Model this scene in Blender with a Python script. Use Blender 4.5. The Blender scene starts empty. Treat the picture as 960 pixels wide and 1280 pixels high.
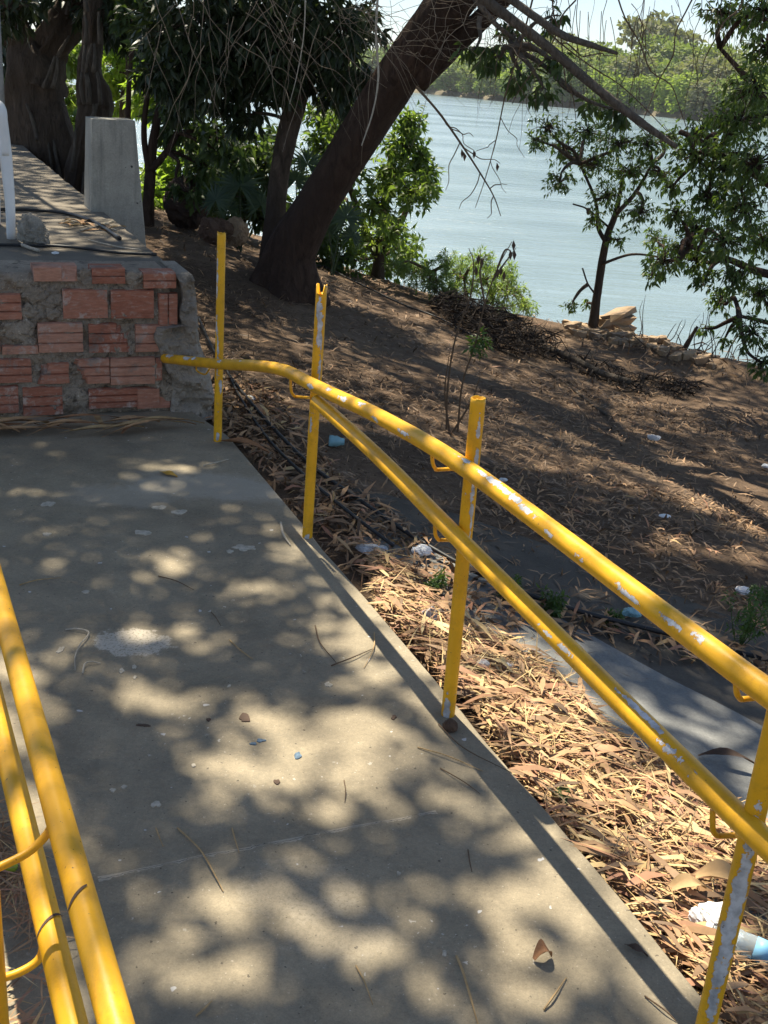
import bpy, math, random
import numpy as np
from math import radians, sin, cos, pi, atan, atan2
from mathutils import Matrix, Vector
random.seed(7)
RNG = np.random.default_rng(11)
S = bpy.context.scene
COL = S.collection

# ------------------------------------------------------------------ camera, light, exposure
F = 1400.0                       # focal length in pixels of a 960 x 1280 frame
ROLL = radians(4.2)
PITCH = atan((640 - 92) * cos(ROLL) / F)
EYE = np.array([0.0, 0.0, 1.6])
cam = bpy.data.cameras.new('camera')
cam.sensor_fit = 'VERTICAL'; cam.sensor_height = 24.0; cam.lens = F / 1280 * 24.0
cam.clip_start = 0.05; cam.clip_end = 6000
camo = bpy.data.objects.new('camera', cam); COL.objects.link(camo)
M3 = Matrix.Rotation(pi / 2 - PITCH, 3, 'X') @ Matrix.Rotation(ROLL, 3, 'Z')
camo.matrix_world = Matrix.Translation(EYE) @ M3.to_4x4()
S.camera = camo
R = np.array(M3)

SUN_EL = radians(61)
VX = np.array([.915, .402, 0.0]); VX /= np.linalg.norm(VX)      # across the ramp, to the right
UX = np.array([-VX[1], VX[0], 0.0])                             # along the ramp, away from the camera
SUNV = UX * cos(SUN_EL) - VX * .032 + np.array([0, 0, 1.0]) * sin(SUN_EL); SUNV /= np.linalg.norm(SUNV)   # towards the sun
sun = bpy.data.lights.new('sun', 'SUN'); sun.energy = 5.0; sun.angle = radians(.53); sun.color = (1.0, .91, .74)
suno = bpy.data.objects.new('sun', sun); COL.objects.link(suno)
suno.rotation_euler = Vector(SUNV).to_track_quat('Z', 'Y').to_euler()

W = bpy.data.worlds.new('World'); S.world = W; W.use_nodes = True
nt = W.node_tree; nt.nodes.clear()
out = nt.nodes.new('ShaderNodeOutputWorld'); bg = nt.nodes.new('ShaderNodeBackground')
sky = nt.nodes.new('ShaderNodeTexSky'); sky.sky_type = 'NISHITA'; sky.sun_disc = False
sky.sun_elevation = SUN_EL; sky.sun_rotation = atan2(SUNV[0], SUNV[1]); sky.dust_density = .25; sky.ozone_density = 1.4; sky.air_density = .8
tc = nt.nodes.new('ShaderNodeTexCoord'); mp = nt.nodes.new('ShaderNodeMapping'); mp.inputs['Scale'].default_value = (2.2, 2.2, 7)
cn = nt.nodes.new('ShaderNodeTexNoise'); cn.inputs['Scale'].default_value = 1.6; cn.inputs['Detail'].default_value = 7; cn.inputs['Roughness'].default_value = .6
cr = nt.nodes.new('ShaderNodeValToRGB'); cr.color_ramp.elements[0].position = .53; cr.color_ramp.elements[1].position = .75
mx = nt.nodes.new('ShaderNodeMix'); mx.data_type = 'RGBA'; mx.inputs['B'].default_value = (6.2, 6.3, 6.5, 1)
nt.links.new(tc.outputs['Generated'], mp.inputs['Vector']); nt.links.new(mp.outputs['Vector'], cn.inputs['Vector'])
nt.links.new(cn.outputs['Fac'], cr.inputs['Fac']); nt.links.new(cr.outputs['Color'], mx.inputs['Factor'])
nt.links.new(sky.outputs['Color'], mx.inputs['A']); nt.links.new(mx.outputs['Result'], bg.inputs['Color'])
bg.inputs['Strength'].default_value = .072
nt.links.new(bg.outputs['Background'], out.inputs['Surface'])

S.view_settings.view_transform = 'Standard'; S.view_settings.look = 'None'
S.view_settings.gamma = 1.0; S.view_settings.use_curve_mapping = False
S.view_settings.exposure = 1.1
S.render.engine = 'CYCLES'
S.cycles.max_bounces = 7; S.cycles.diffuse_bounces = 3; S.cycles.transmission_bounces = 6; S.cycles.transparent_max_bounces = 8

# ------------------------------------------------------------------ survey helpers
def ray(x, y): return R @ np.array([(x - 480) / F, (640 - y) / F, -1.0])
def gz(x, y, z=0.0):
    d = ray(x, y); return EYE + d * ((z - EYE[2]) / d[2])
def aty(x, y, Y):
    d = ray(x, y); return EYE + d * (Y / d[1])
ORG = np.array([.656, 1.581, 0.0])
def W3(t, s, z=0.0): return ORG + VX * t + UX * s + np.array([0, 0, z])
def tsz(p): r = np.asarray(p) - ORG; return np.array([r @ VX, r @ UX, p[2]])
def on_t(x, y, t):
    d = ray(x, y); k = ((ORG + VX * t - EYE) @ VX) / (d @ VX); return EYE + d * k
def on_s(x, y, s):
    d = ray(x, y); k = ((ORG + UX * s - EYE) @ UX) / (d @ UX); return EYE + d * k
def project(P):
    c = (P - EYE) @ R
    return 480 + F * c[:, 0] / -c[:, 2], 640 - F * c[:, 1] / -c[:, 2], -c[:, 2]

_lat = np.random.default_rng(5).random((256, 256))
def vnoise(x, y):
    xi = np.floor(x).astype(int); yi = np.floor(y).astype(int); fx = x - xi; fy = y - yi
    fx = fx * fx * (3 - 2 * fx); fy = fy * fy * (3 - 2 * fy)
    a = _lat[xi & 255, yi & 255]; b = _lat[(xi + 1) & 255, yi & 255]
    c = _lat[xi & 255, (yi + 1) & 255]; d = _lat[(xi + 1) & 255, (yi + 1) & 255]
    return (a * (1 - fx) + b * fx) * (1 - fy) + (c * (1 - fx) + d * fx) * fy
def fbm(x, y, o=4):
    r = 0; a = .5; s = 0
    for i in range(o):
        r = r + a * vnoise(x * 2 ** i + 17.3 * i, y * 2 ** i + 9.1 * i); s += a; a *= .5
    return r / s - .5

# ------------------------------------------------------------------ ground height
WATER_Z = -3.4
_cp = []
for s in (-3, -1.5, 0, 1, 2, 3, 4): _cp.append(W3(.12, s, -.07))
for s in (-3, 0, 3, 6, 9): _cp.append(W3(-1.8, s, -.08))
for a in ((760, 850, -.2), (900, 900, -.24), (960, 1200, -.13), (640, 700, -.17), (960, 700, -.42), (430, 600, -.10), (500, 500, -.24),
          (350, 365, -.2), (280, 330, -.02), (190, 290, .1), (700, 560, -.45), (960, 560, -.75), (800, 480, -.8), (400, 325, -.5),
          (540, 375, -.7), (680, 411, -.82), (745, 425, -.86), (960, 482, -1.0)):
    _cp.append(gz(*a))
for p in ((-3, 12, .1), (-6, 14, .2), (-8, 8, .2), (-12, 0, 0), (-12, 18, .2), (0, -8, -.1), (10, -6, -.5), (10, 3, -1.0), (6, 8.5, -1.15), (14, 0, -1.4), (3, -4, -.3)):
    _cp.append(np.array(p, float))
_cp = np.array(_cp)
def _tps(r): return np.where(r > 1e-9, r * r * np.log(r + 1e-12), 0)
def _solve(cp):
    n = len(cp); K = _tps(np.linalg.norm(cp[:, None, :2] - cp[None, :, :2], axis=2)) + .02 * np.eye(n)
    Pm = np.c_[np.ones(n), cp[:, :2]]; A = np.r_[np.c_[K, Pm], np.c_[Pm.T, np.zeros((3, 3))]]
    return np.linalg.solve(A, np.r_[cp[:, 2], 0, 0, 0])
_wt = _solve(_cp)
_CX = np.array([-40, -12, -4, -1, .37, 2.1, 3.7, 6, 10, 16, 40.0]); _CY = np.array([24, 18.5, 15.2, 13.4, 12.9, 12.1, 11.0, 9.6, 7.0, 3.0, -12.0])
def H(x, y, rough=True):
    x = np.asarray(x, float); y = np.asarray(y, float); sh = x.shape; x = x.ravel(); y = y.ravel()
    yc = np.interp(x, _CX, _CY); ye = np.minimum(y, yc)
    xe = np.clip(x, -12, 14); ye2 = np.clip(ye, -8, 19)
    r = np.sqrt((xe[:, None] - _cp[None, :, 0]) ** 2 + (ye2[:, None] - _cp[None, :, 1]) ** 2)
    z = _tps(r) @ _wt[:-3] + _wt[-3] + _wt[-2] * xe + _wt[-1] * ye2
    over = np.clip(y - yc, 0, None)
    z = z - .55 * over * np.clip(over / 1.5, 0, 1)
    if rough:
        far = np.clip((y - 4) / 6, 0.25, 1)
        z = z + .10 * far * fbm(x * .9, y * .9, 3) + .035 * fbm(x * 4, y * 4, 3)
        crest = np.exp(-((y - yc + .35) / .45) ** 2) * np.clip((x - 1.2) / 1.5, 0, 1)
        z = z + crest * (.10 + .25 * np.abs(fbm(x * 2.2 + 5, y * 2.2, 3)))
    return np.maximum(z, -6).reshape(sh)
def ground(x, y):
    d = ray(x, y); k = np.geomspace(1.2, 60, 1500); P = EYE + k[:, None] * d
    h = P[:, 2] - H(P[:, 0], P[:, 1], False); i = int(np.argmax(h < 0)) if (h < 0).any() else len(k) - 1
    a = h[i - 1] / (h[i - 1] - h[i] + 1e-9); return P[i - 1] * (1 - a) + P[i] * a
def settle(p, off=0.0):
    q = np.array(p, float); q[2] = float(H(np.array([q[0]]), np.array([q[1]]))[0]) + off; return q

# ------------------------------------------------------------------ object helpers
def mesh(name, V, Fc, mat, parent=None, smooth=False, loc=None, uv=None, attrs=None):
    V = np.asarray(V, float); off = np.array(parent_loc(parent)) if parent is not None else (np.asarray(loc, float) if loc is not None else np.zeros(3))
    me = bpy.data.meshes.new(name)
    if isinstance(Fc, np.ndarray):
        nf, k = Fc.shape; me.vertices.add(len(V)); me.vertices.foreach_set('co', (V - off).astype(np.float32).ravel())
        me.loops.add(nf * k); me.loops.foreach_set('vertex_index', Fc.astype(np.int32).ravel())
        me.polygons.add(nf); me.polygons.foreach_set('loop_start', np.arange(0, nf * k, k, dtype=np.int32))
        me.update(calc_edges=True)
    else:
        me.from_pydata((V - off).tolist(), [], [list(f) for f in Fc]); me.update()
    if smooth: me.polygons.foreach_set('use_smooth', np.ones(len(me.polygons), bool))
    if uv is not None:
        l = me.uv_layers.new(name='UVMap'); idx = np.empty(len(me.loops), np.int32); me.loops.foreach_get('vertex_index', idx)
        l.data.foreach_set('uv', np.asarray(uv, np.float32)[idx].ravel())
    for an, (dom, val) in (attrs or {}).items():
        a = me.attributes.new(an, 'FLOAT', dom); a.data.foreach_set('value', np.asarray(val, np.float32))
    me.materials.append(mat)
    o = bpy.data.objects.new(name, me); COL.objects.link(o)
    if parent is not None: o.parent = parent
    elif loc is not None: o.location = loc
    return o
def parent_loc(o):
    p = Vector((0, 0, 0))
    while o is not None: p = p + o.location; o = o.parent
    return p
def thing(name, label, cat, loc, group=None):
    o = bpy.data.objects.new(name, None); COL.objects.link(o); o.location = [float(a) for a in loc]; o.empty_display_size = .1
    return tag(o, label, cat, group)
def tag(o, label, cat, group=None):
    o['label'] = label; o['category'] = cat
    if group: o['group'] = group
    return o
def kind(o, k): o['kind'] = k; return o
def dup(o, loc, rot=None, label=None, scale=None):
    c = o.copy(); COL.objects.link(c); c.location = [float(a) for a in loc]
    if rot is not None: c.rotation_euler = rot
    if scale is not None: c.scale = scale
    if label: c['label'] = label
    for ch in o.children:
        d = ch.copy(); COL.objects.link(d); d.parent = c
    return c
def join(parts):
    V = []; Fc = []; n = 0
    for v, f in parts:
        v = np.asarray(v, float); V.append(v); Fc += [[i + n for i in q] for q in f]; n += len(v)
    return np.concatenate(V), Fc
def catmull(pts, per=6):
    P = np.asarray(pts, float)
    if len(P) < 3:
        return np.array([P[0] + (P[-1] - P[0]) * k / per for k in range(per + 1)])
    Q = np.vstack([2 * P[0] - P[1], P, 2 * P[-1] - P[-2]]); o = []
    for i in range(1, len(Q) - 2):
        for k in range(per):
            t = k / per; a, b, c, d = Q[i - 1], Q[i], Q[i + 1], Q[i + 2]
            o.append(.5 * (2 * b + (c - a) * t + (2 * a - 5 * b + 4 * c - d) * t * t + (3 * b - a - 3 * c + d) * t ** 3))
    o.append(P[-1]); return np.array(o)
def frames(P):
    T = np.gradient(P, axis=0); T /= np.linalg.norm(T, axis=1)[:, None] + 1e-12
    n = np.cross(T[0], [0, 0, 1.0]); n = n if np.linalg.norm(n) > 1e-3 else np.array([1.0, 0, 0]); n /= np.linalg.norm(n)
    N = []
    for t in T:
        n = n - t * (n @ t); n /= np.linalg.norm(n) + 1e-12; N.append(n)
    N = np.array(N); return T, N, np.cross(T, N)
def tube(P, r, sides=8, cap=True, bump=0.0, seed=0.0):
    P = np.asarray(P, float); n = len(P); r = np.broadcast_to(np.asarray(r, float), (n,)) if np.ndim(r) == 0 else np.interp(np.linspace(0, 1, n), np.linspace(0, 1, len(r)), r)
    T, N, B = frames(P); a = np.arange(sides) * 2 * pi / sides
    L = np.r_[0, np.cumsum(np.linalg.norm(np.diff(P, axis=0), axis=1))]
    rr = np.repeat(r[:, None], sides, 1)
    if bump:
        rr = rr * (1 + bump * 2 * fbm(np.repeat((L / max(r.max(), .01) * .5)[:, None], sides, 1) + seed, np.repeat((3 * np.cos(a))[None], n, 0) + 2.3 * np.sin(a)[None] + seed, 5 if bump > .2 else 3))
    V = P[:, None] + rr[..., None] * (np.cos(a)[None, :, None] * N[:, None] + np.sin(a)[None, :, None] * B[:, None])
    V = V.reshape(-1, 3)
    Fc = [[i * sides + j, i * sides + (j + 1) % sides, (i + 1) * sides + (j + 1) % sides, (i + 1) * sides + j] for i in range(n - 1) for j in range(sides)]
    if cap: Fc += [list(range(sides))[::-1], [(n - 1) * sides + j for j in range(sides)]]
    return V, Fc
def box(lo, hi):
    x0, y0, z0 = lo; x1, y1, z1 = hi
    V = [(x0, y0, z0), (x1, y0, z0), (x1, y1, z0), (x0, y1, z0), (x0, y0, z1), (x1, y0, z1), (x1, y1, z1), (x0, y1, z1)]
    return V, [(3, 2, 1, 0), (4, 5, 6, 7), (0, 1, 5, 4), (1, 2, 6, 5), (2, 3, 7, 6), (3, 0, 4, 7)]
def unit(a): return a / (np.linalg.norm(a, axis=-1, keepdims=True) + 1e-12)
def rvec(n): return unit(RNG.normal(size=(n, 3)))
def leaf_arrays(C, D, N, L, Wd, fold=.18, bend=.0):
    D = unit(D); Sd = unit(np.cross(D, N)); N = np.cross(Sd, D); L = L[:, None]; Wd = Wd[:, None]
    mid = C + D * L * .45 + N * Wd * fold - N * L * bend * .0
    V = np.stack([C, mid + Sd * Wd * .5, C + D * L - N * L * bend, mid - Sd * Wd * .5, C + D * L * .5 - N * 0], 1)
    n = len(C); b = np.arange(n)[:, None] * 5
    Fc = np.concatenate([b + [0, 1, 4], b + [1, 2, 4], b + [2, 3, 4], b + [3, 0, 4]], 1).reshape(-1, 3)
    return V.reshape(-1, 3), Fc
def leaf2(C, D, N, L, Wd, fold=.2):
    D = unit(D); Sd = unit(np.cross(D, N)); N = np.cross(Sd, D); L = L[:, None]; Wd = Wd[:, None]
    mid = C + D * L * .45 + N * Wd * fold
    V = np.stack([C, mid + Sd * Wd * .5, C + D * L, mid - Sd * Wd * .5], 1); n = len(C); b = np.arange(n)[:, None] * 4
    Fc = np.concatenate([b + [0, 1, 2], b + [0, 2, 3]], 1).reshape(-1, 3)
    return V.reshape(-1, 3), Fc
def strips(C, D, N, L, Wd, curl):
    """dead leaves: three cross sections, bent"""
    D = unit(D); Sd = unit(np.cross(D, N)); N = np.cross(Sd, D); L = L[:, None]; Wd = Wd[:, None]; cu = curl[:, None]
    A = C - D * L * .5; Bm = C + N * L * cu; E = C + D * L * .5
    V = np.stack([A, A * .65 + Bm * .35 + Sd * Wd * .4, A * .65 + Bm * .35 - Sd * Wd * .4 + N * Wd * .25, Bm + Sd * Wd * .5, Bm - Sd * Wd * .5 + N * Wd * .3, E], 1)
    n = len(C); b = np.arange(n)[:, None] * 6
    Fc = np.concatenate([b + [0, 1, 2], b + [1, 3, 4], b + [1, 4, 2], b + [3, 5, 4]], 1).reshape(-1, 3)
    return V.reshape(-1, 3), Fc
def inside(px, py, poly):
    poly = np.asarray(poly, float); r = np.zeros(len(px), bool); j = len(poly) - 1
    for i in range(len(poly)):
        xi, yi = poly[i]; xj, yj = poly[j]
        r ^= ((yi > py) != (yj > py)) & (px < (xj - xi) * (py - yi) / (yj - yi + 1e-12) + xi); j = i
    return r

# ------------------------------------------------------------------ materials
class NM:
    def __init__(s, name):
        s.m = bpy.data.materials.new(name); s.m.use_nodes = True; s.t = s.m.node_tree; s.t.nodes.clear()
        s.o = s.n('ShaderNodeOutputMaterial')
    def n(s, k, **kw):
        x = s.t.nodes.new(k)
        for a, b in kw.items(): setattr(x, a, b)
        return x
    def l(s, a, b): s.t.links.new(a, b)
    def coord(s, which='Object', scale=(1, 1, 1)):
        c = s.n('ShaderNodeTexCoord'); m = s.n('ShaderNodeMapping'); m.inputs['Scale'].default_value = scale
        s.l(c.outputs[which], m.inputs['Vector']); return m.outputs['Vector']
    def pos(s, scale=(1, 1, 1)):
        c = s.n('ShaderNodeNewGeometry'); m = s.n('ShaderNodeMapping'); m.inputs['Scale'].default_value = scale
        s.l(c.outputs['Position'], m.inputs['Vector']); return m.outputs['Vector']
    def noise(s, vec, scale, detail=5, rough=.6, dist=0):
        x = s.n('ShaderNodeTexNoise'); s.l(vec, x.inputs['Vector']); x.inputs['Scale'].default_value = scale; x.inputs['Detail'].default_value = detail
        x.inputs['Roughness'].default_value = rough; x.inputs['Distortion'].default_value = dist; return x.outputs['Fac']
    def voro(s, vec, scale, feat='F1'):
        x = s.n('ShaderNodeTexVoronoi', feature=feat); s.l(vec, x.inputs['Vector']); x.inputs['Scale'].default_value = scale; return x.outputs['Distance']
    def ramp(s, fac, stops, interp='LINEAR'):
        x = s.n('ShaderNodeValToRGB'); e = x.color_ramp.elements; x.color_ramp.interpolation = interp
        while len(e) < len(stops): e.new(.5)
        for el, (p, c) in zip(e, stops): el.position = p; el.color = (*c, 1) if len(c) == 3 else c
        s.l(fac, x.inputs['Fac']); return x.outputs['Color']
    def val(s, fac, a, b): return s.ramp(fac, [(a, (0, 0, 0)), (b, (1, 1, 1))])
    def mix(s, f, a, b, mode='MIX'):
        x = s.n('ShaderNodeMix', data_type='RGBA', blend_type=mode)
        for sock, v in (('Factor', f), ('A', a), ('B', b)):
            if hasattr(v, 'is_linked'): s.l(v, x.inputs[sock])
            elif isinstance(v, (int, float)): x.inputs[sock].default_value = v
            else: x.inputs[sock].default_value = (*v, 1)
        return x.outputs['Result']
    def math(s, op, a, b=0.0, c=None):
        x = s.n('ShaderNodeMath', operation=op)
        for i, v in enumerate((a, b) if c is None else (a, b, c)):
            if hasattr(v, 'is_linked'): s.l(v, x.inputs[i])
            else: x.inputs[i].default_value = v
        return x.outputs[0]
    def attr(s, name): x = s.n('ShaderNodeAttribute', attribute_name=name); return x.outputs['Fac']
    def bump(s, h, strength=.3, dist=.01):
        x = s.n('ShaderNodeBump'); x.inputs['Strength'].default_value = strength; x.inputs['Distance'].default_value = dist; s.l(h, x.inputs['Height']); return x.outputs['Normal']
    def bsdf(s, col, rough=.8, normal=None, spec=.3, **kw):
        b = s.n('ShaderNodeBsdfPrincipled')
        if hasattr(col, 'is_linked'): s.l(col, b.inputs['Base Color'])
        else: b.inputs['Base Color'].default_value = (*col, 1)
        if hasattr(rough, 'is_linked'): s.l(rough, b.inputs['Roughness'])
        else: b.inputs['Roughness'].default_value = rough
        b.inputs['Specular IOR Level'].default_value = spec
        for k, v in kw.items(): b.inputs[k.replace('_', ' ')].default_value = v
        if normal is not None: s.l(normal, b.inputs['Normal'])
        s.b = b; s.l(b.outputs[0], s.o.inputs['Surface']); return s.m
def simple(name, col, rough=.7, var=.25, scale=12, spec=.3, bump=.15, **kw):
    k = NM(name); v = k.coord(); n = k.noise(v, scale, 6)
    c = k.ramp(n, [(.3, tuple(x * (1 - var) for x in col)), (.7, tuple(min(1, x * (1 + var)) for x in col))])
    return k.bsdf(c, rough, k.bump(n, bump, .01), spec, **kw)
def foliage(name, dark, light, trans=.35, rough=.45, spec=.4, tint=None):
    k = NM(name); a = k.attr('rnd'); c = k.ramp(a, [(0, dark), (.75, light), (1, tint or light)])
    k.bsdf(c, rough, None, spec); tr = k.n('ShaderNodeBsdfTranslucent')
    c2 = k.mix(1.0, c, (1.35, 1.45, .55), 'MULTIPLY'); k.l(c2, tr.inputs['Color'])
    m = k.n('ShaderNodeMixShader'); m.inputs[0].default_value = trans; k.l(k.b.outputs[0], m.inputs[1]); k.l(tr.outputs[0], m.inputs[2]); k.l(m.outputs[0], k.o.inputs['Surface'])
    return k.m
def bark(name, col, sc=1.0):
    k = NM(name); v = k.pos((9 * sc, 9 * sc, 2.6 * sc)); n = k.noise(v, 2.2, 8, .65, .6); n2 = k.noise(k.pos(), 1.7, 3)
    c = k.mix(k.val(n2, .35, .65), k.ramp(n, [(.3, tuple(x * .35 for x in col)), (.7, tuple(x * 1.55 for x in col))]), tuple(x * .7 for x in col))
    return k.bsdf(c, .9, k.bump(n, 1.0, .07), .2)
def concrete(name, base, warm=0.0, extra=None, bs=.25):
    k = NM(name); v = k.pos()
    big = k.noise(v, .9, 5, .6, .4); mid = k.noise(v, 5.5, 6, .65); fine = k.noise(v, 85, 4, .7)
    c = k.ramp(big, [(.32, tuple(x * .78 for x in base)), (.5, base), (.68, tuple(min(1, x * 1.16) for x in base))])
    c = k.mix(.55, c, k.ramp(mid, [(.3, (.62, .62, .62)), (.7, (1.25, 1.23, 1.2))]), 'MULTIPLY')
    c = k.mix(.6, c, k.ramp(fine, [(.3, (.75, .75, .75)), (.7, (1.2, 1.2, 1.2))]), 'MULTIPLY')
    c = k.mix(.5, c, k.ramp(k.noise(v, 240, 3, .8), [(.35, (.72, .72, .72)), (.65, (1.22, 1.21, 1.18))]), 'MULTIPLY'); c = k.mix(k.math('MULTIPLY', k.val(k.noise(v, 3.1, 7, .72, 1.2), .52, .72), .45), c, tuple(x * .55 for x in base))
    h = k.math('ADD', k.math('MULTIPLY', mid, .5), k.math('MULTIPLY', fine, .35))
    if extra: c = extra(k, v, c, mid, fine)
    return k.bsdf(c, .85, k.bump(h, bs, .01 if bs < .8 else .035), .25)
def ramp_extra(k, v, c, mid, fine):
    # pale chips gathered in clusters, worn patch near the landing, dark specks, a hairline crack with crumbled edges
    zone = k.val(k.noise(v, 1.6, 3), .50, .62); chip = k.val(k.noise(v, 55, 3, .6), .66, .69)
    c = k.mix(k.math('MULTIPLY', zone, chip), c, (.62, .58, .50))
    chip2 = k.val(k.noise(v, 26, 2, .5), .735, .75); c = k.mix(chip2, c, (.60, .58, .54))
    c = k.mix(k.math('MULTIPLY', k.val(k.noise(v, 130, 2, .5), .70, .73), .7), c, (.56, .50, .40)); c = k.mix(k.math('MULTIPLY', k.val(k.noise(k.pos((1, 1, 1)), 1.9, 8, .75, 1.5), .50, .64), .38), c, (.17, .15, .11)); spk = k.val(k.noise(v, 75, 2, .5), .70, .73); c = k.mix(k.math('MULTIPLY', spk, .75), c, (.07, .06, .05))
    c = k.mix(k.math('MULTIPLY', k.val(k.noise(v, 2.6, 5, .7, .8), .55, .68), .35), c, (.14, .135, .11))
    sx = k.n('ShaderNodeSeparateXYZ'); k.l(v, sx.inputs[0])
    def dist(x0, y0, rx, ry):
        a = k.math('MULTIPLY', k.math('SUBTRACT', sx.outputs['X'], x0), 1 / rx); b = k.math('MULTIPLY', k.math('SUBTRACT', sx.outputs['Y'], y0), 1 / ry)
        return k.math('SQRT', k.math('ADD', k.math('MULTIPLY', a, a), k.math('MULTIPLY', b, b)))
    for (qx, qy, rx, ry, amt) in ((265, 608, .62, .26, .45), (150, 620, .4, .2, .3)):
        p = gz(qx, qy); d = k.math('ADD', dist(p[0], p[1], rx, ry), k.math('MULTIPLY', k.noise(v, 9, 6, .75), .9))
        c = k.mix(k.math('MULTIPLY', k.val(k.math('SUBTRACT', 1.6, d), .45, .75), amt), c, (.50, .46, .38))
    for (qx, qy, rx, ry, amt) in ((166, 803, .115, .085, .85), (136, 806, .05, .035, .7), (375, 1110, .14, .10, .14), (420, 1160, .12, .10, .12)):      # cement splashes worn into the floor
        p = gz(qx, qy); d = k.math('ADD', dist(p[0], p[1], rx, ry), k.math('MULTIPLY', k.math('SUBTRACT', k.noise(v, 24, 8, .75), .5), 1.7))
        c = k.mix(k.math('MULTIPLY', k.math('MULTIPLY', k.val(k.math('SUBTRACT', 1.0, d), .0, .12), k.val(k.noise(v, 120, 4, .7), .36, .5)), amt), c, (.60, .53, .42))
    a, b = gz(122, 1096), gz(545, 1014); L = np.linalg.norm(b - a); ux, uy = (b - a)[:2] / L
    perp = k.math('ADD', k.math('MULTIPLY', k.math('SUBTRACT', sx.outputs['X'], float(a[0])), float(-uy)), k.math('MULTIPLY', k.math('SUBTRACT', sx.outputs['Y'], float(a[1])), float(ux)))
    along = k.math('ADD', k.math('MULTIPLY', k.math('SUBTRACT', sx.outputs['X'], float(a[0])), float(ux)), k.math('MULTIPLY', k.math('SUBTRACT', sx.outputs['Y'], float(a[1])), float(uy)))
    wob = k.math('ADD', perp, k.math('MULTIPLY', k.math('SUBTRACT', k.noise(v, 7, 5, .7), .5), .05))
    on = k.math('MULTIPLY', k.math('GREATER_THAN', along, 0.0), k.math('LESS_THAN', along, float(L)))
    aw = k.math('ABSOLUTE', wob)
    rim = k.math('MULTIPLY', k.math('LESS_THAN', aw, k.math('MULTIPLY', k.val(k.noise(v, 14, 4, .7), .38, .75), .012)), on)
    c = k.mix(k.math('MULTIPLY', rim, .55), c, (.52, .46, .36)); c = k.mix(k.math('MULTIPLY', k.math('LESS_THAN', aw, .0009), k.math('MULTIPLY', on, .7)), c, (.07, .06, .05))
    return c
M = {}
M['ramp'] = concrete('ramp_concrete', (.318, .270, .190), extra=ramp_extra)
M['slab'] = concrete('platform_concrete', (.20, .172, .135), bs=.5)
M['path'] = concrete('path_concrete', (.225, .228, .220))
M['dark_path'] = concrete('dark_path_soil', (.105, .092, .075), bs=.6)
M['pillar'] = concrete('pillar_concrete', (.34, .325, .28), extra=lambda k, v, c, mid, fine: k.mix(k.val(k.noise(v, 26, 2, .4), .735, .75), k.mix(k.math('MULTIPLY', k.val(k.noise(k.pos((14, 14, 1.2)), 2, 4), .5, .7), .45), c, (.12, .12, .105)), (.05, .05, .045)))
M['mortar'] = concrete('mortar', (.42, .345, .265), bs=1.0, extra=lambda k, v, c, mid, fine: k.mix(k.val(k.noise(v, 48, 5, .75), .60, .66), k.mix(k.val(k.noise(v, 22, 7, .75), .52, .64), c, (.12, .095, .07)), (.58, .50, .40)))
M['render'] = concrete('cement_render', (.42, .36, .29), bs=1.0, extra=lambda k, v, c, mid, fine: k.mix(k.val(k.noise(v, 16, 6, .7), .56, .68), c, (.15, .125, .095)))
def _dirt():
    k = NM('dirt'); v = k.pos(); a = k.noise(v, .8, 6, .65); b = k.noise(v, 9, 7, .7); f = k.noise(v, 60, 4, .7)
    c = k.ramp(a, [(.3, (.088, .060, .041)), (.5, (.142, .098, .066)), (.7, (.215, .155, .105))])
    c = k.mix(.7, c, k.ramp(b, [(.3, (.55, .55, .55)), (.7, (1.4, 1.38, 1.34))]), 'MULTIPLY')
    c = k.mix(k.val(f, .6, .7), c, (.33, .235, .15)); c = k.mix(k.val(k.noise(v, 34, 3), .62, .68), c, (.045, .030, .02))
    h = k.math('ADD', b, k.math('MULTIPLY', f, .4)); return k.bsdf(c, .95, k.bump(h, .8, .03), .1)
M['dirt'] = _dirt()
def _water():
    k = NM('river_water'); v = k.pos((.32, 1.3, 1)); n1 = k.noise(v, 1.1, 6, .62, .3); n2 = k.noise(k.pos((.03, .10, 1)), 1, 4, .6)
    c = k.ramp(n2, [(.35, (.175, .245, .280)), (.65, (.23, .30, .325))])
    return k.bsdf(c, k.ramp(n2, [(.35, (.09, .09, .09)), (.65, (.2, .2, .2))]), k.bump(n1, .8, .30), .5, IOR=1.33)
M['water'] = _water()
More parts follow.
